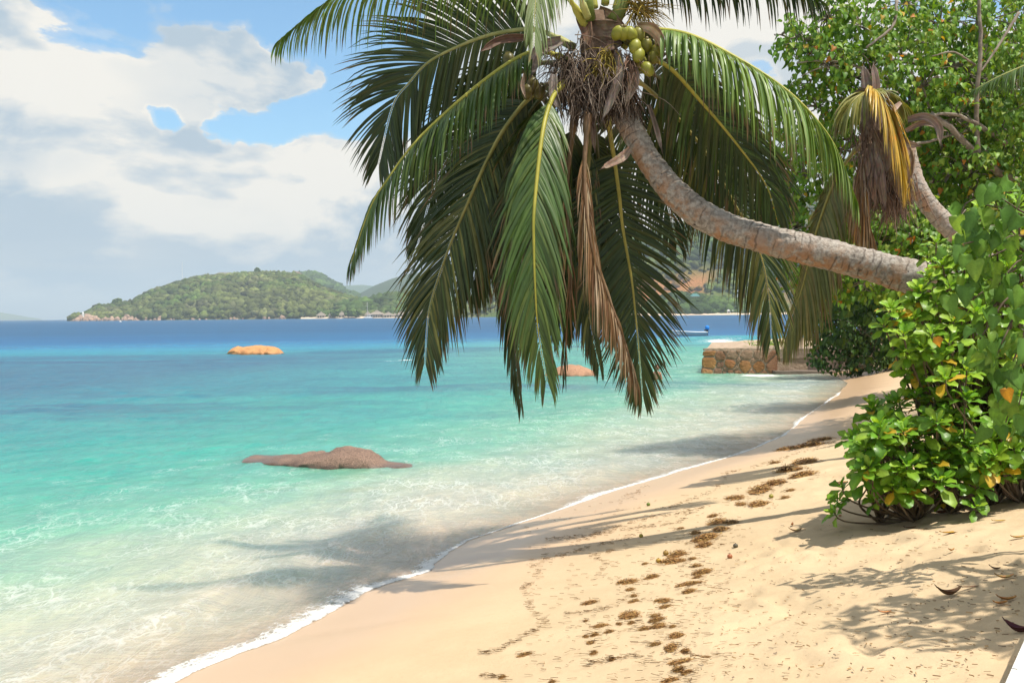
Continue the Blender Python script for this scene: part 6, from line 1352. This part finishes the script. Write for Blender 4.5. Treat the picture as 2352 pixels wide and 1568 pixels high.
    zz = sand_z(np.array([p[0].x for p in PTS]), np.array([p[0].y for p in PTS]))
    for (p, k, L_, w, a, c), z in zip(PTS, zz):
        if sdist(p.x, p.y) < .35: continue
        p.z = float(z); bit(p, L_, w, a, c)
    mb = MB(); mb.add(V, F, C); link('weed_crumbs', mb.mesh('weed_crumbs', M['weed'], False), kind='stuff', label='fine threads and crumbs of dry seaweed strewn over the sand', cat='debris')
PTS = []
seaweed()
def curled_leaf(name, x, y, L, col, label, cat='leaf', curl=1.0, rz=0, w=.28, group=None, zo=(1960, 1280, 3.672)):
    px = (zo[0]+x/zo[2])/1.0884; py = (zo[1]+y/zo[2])/1.0884; p = ground(px, py, .004); n = 9; V = []; F = []
    for lay in (0, 1):
        for i in range(n):
            u = i/(n-1); ww = w*L*math.sin(math.pi*(.06+.9*u))**.8; q = u-.5
            for k in (-1, -.5, 0, .5, 1): V.append((q*L, k*ww*.5, curl*L*(q*q*.9)+curl*abs(k)*ww*.35+lay*.004+.004))
    for i in range(n-1):
        for k in range(4): a = i*5+k; F += [(a, a+5, a+6, a+1), (n*5+a, n*5+a+1, n*5+a+6, n*5+a+5)]
    mb = MB(); rn = random.Random(int(x)); mb.add(V, F, [tuple(c*rn.uniform(.8, 1.2) for c in col) for _ in V]); o = link(name, mb.mesh(name, M['dry']), label=label, cat=cat, group=group); o.location = p; o.rotation_euler.z = rz
    m2 = MB(); m2.tube([(-L*.5, 0, curl*L*.22+.008), (-L*.62, 0, curl*L*.3+.012)], [.004, .002], 5, tuple(c*.7 for c in col)); link('stalk', m2.mesh('stalk', M['dry']), o); 
    o2 = [c for c in o.children][0]; o2.matrix_parent_inverse = Matrix.Identity(4)
def litter():
    curled_leaf('dry_husk', 1520, 765, .15, (.16, .08, .045), 'curled brown dry husk rocking on shaded sand', 'husk', 1.3, .15, .30)
    curled_leaf('fallen_twig', 1700, 715, .12, (.22, .11, .07), 'short brown twig next to the curled husk', 'twig', .2, .1, .12)
    curled_leaf('fallen_leaf', 1530, 168, .17, (.50, .27, .06), 'narrow orange leaf fallen on sunlit sand in front of the shrub', 'leaf', .3, .3, .22)
    curled_leaf('fallen_leaf', 1540, 368, .06, (.42, .20, .07), 'small rust coloured leaf at the edge of the tree shade', 'leaf', .8, .6)
    curled_leaf('fallen_leaf', 1975, 86, .10, (.50, .30, .07), 'flat yellow brown leaf near the shrub shade', 'leaf', .2, .1)
    curled_leaf('fallen_leaf', 1940, 542, .06, (.20, .12, .09), 'dark grey curled leaf in the tree shade', 'leaf', .9, -.7)
    curled_leaf('fallen_leaf', 2030, 630, .11, (.58, .36, .14), 'pale tan leaf upturned in the tree shade', 'leaf', .8, .1)
    curled_leaf('fallen_leaf', 2050, 806, .10, (.46, .20, .06), 'orange brown leaf just inside the wall shadow', 'leaf', .8, .0)
    curled_leaf('fallen_leaf', 1990, 848, .08, (.48, .22, .06), 'smaller orange leaf touching the edge of the wall shadow', 'leaf', .6, .2)
    curled_leaf('fallen_leaf', 2145, 1066, .13, (.11, .035, .04), 'dark maroon leaf folded against the white wall foot', 'leaf', 1.2, -1.0, .4)
    curled_leaf('fallen_leaf', 930, 940, .07, (.55, .24, .10), 'two lobed rust leaf alone on open dry sand', 'leaf', .5, .1)
    curled_leaf('fallen_leaf', 1160, 150, .10, (.18, .09, .05), 'dark brown leaf scrap under the shrub front', 'leaf', .4, .2)
    curled_leaf('fallen_leaf', 1460, 25, .12, (.24, .11, .06), 'big brown dead leaf under the shrub', 'leaf', .5, .4, .6)
    curled_leaf('fallen_leaf', 2150, 225, .10, (.46, .28, .09), 'brown and tan leaf at the sunny spot below the shrub', 'leaf', .5, .2, .4)
    curled_leaf('fallen_leaf', 75, 130, .08, (.34, .15, .07), 'red brown leaf stuck upright in the sand beside the shrub', 'leaf', 1.0, 1.2)
    curled_leaf('fallen_leaf', 110, 180, .12, (.55, .36, .2), 'tan crumpled leaf beside the upright red one', 'leaf', .9, .2)
    rn = random.Random(5)
    for i in range(26):
        curled_leaf('leaf_scrap', rn.uniform(420, 2100), rn.uniform(-260, 130)-60, rn.uniform(.06, .12), rn.choice([(.20, .11, .07), (.30, .17, .09), (.12, .08, .06), (.40, .22, .08)]), 'dry leaf scrap in the dark litter under the shrub', 'leaf', rn.uniform(.2, .8), rn.uniform(0, 6), rn.uniform(.25, .5), 'leaf litter under the shrub')
    def fruit(x, y, r, col, lab):
        p = ground(ZX(x), ZY(y), r*.75); V = ICO_V*np.array((r, r, r*.92)); mb = MB(); mb.add(V, [tuple(f) for f in ICO_T], col); o = link('beach_fruit', mb.mesh('beach_fruit', M['nut']), label=lab, cat='fruit'); o.location = p
        m2 = MB(); m2.tube([(0, 0, r*.85), (r*.1, 0, r*1.12)], [r*.22, r*.1], 6, (.12, .09, .05)); c = link('stalk', m2.mesh('stalk', M['nut'])); c.parent = o
    fruit(1087, 423, .024, (.16, .22, .04), 'small round green fruit alone on smooth sand'); fruit(1040, 627, .022, (.45, .33, .06), 'small yellow fruit by the edge of the palm shadow'); fruit(1650, 697, .022, (.12, .10, .08), 'dark round nut on trampled dry sand'); fruit(1880, 370, .026, (.38, .32, .08), 'yellow green fruit among the upper seaweed'); fruit(1613, 760, .022, (.42, .14, .07), 'reddish husked nut on trampled dry sand'); fruit(1200, 742, .026, (.33, .19, .05), 'brown fruit lodged in a large seaweed heap'); fruit(1152, 788, .022, (.48, .28, .05), 'orange fruit at the tip of a seaweed heap')
litter()
def seawall():
    a = Zp(2286, 1568, 1.38); b = Zp(2352, 1428, 1.38); d = (b-a); d.z = 0; d.normalize(); n = Vector((d.y, -d.x, 0)); m = pmat('whitewash', (.70, .68, .63), (.58, .56, .52), 9, .85, 26, .6, .02)
    t = empty('white_seawall', Vector((a.x, a.y, .8)), 'corner of a rough whitewashed low wall at the edge of the sand', 'wall'); V = []; F = []; N = 90; H = 7; g = np.random.default_rng(2)
    for i in range(N+1):
        p = a+d*(-2.2+i*.07); zb = .88
        for j in range(H+1):
            w = .018*(float(fbm(np.array([i*.35]), np.array([j*.8]), 3)[0])-.5)*2; q = p+n*(w+.05*j/H); V.append((q.x, q.y, zb-.15+(.66)*j/H))
        q = p+n*.42; V.append((q.x, q.y, zb+.51)); V.append((q.x, q.y, zb-.2))
    K = H+3
    for i in range(N):
        for j in range(K-1): F.append((i*K+j, (i+1)*K+j, (i+1)*K+j+1, i*K+j+1))
    F += [tuple(range(K)), tuple(N*K+k for k in range(K-1, -1, -1))]
    mb = MB(); mb.add(V, F); link('masonry', mb.mesh('masonry', m, False), t)
    mb = MB(); 
    for i in range(int(N/6)):
        p = a+d*(-2.1+i*.41); zb = .82; q = p+n*.26
        mb = MB(); mb.box((q.x, q.y, zb+.515+.028), (.40, .46, .05), math.atan2(d.y, d.x)); link('coping_stone', mb.mesh('coping_stone', m, False), t)
seawall()
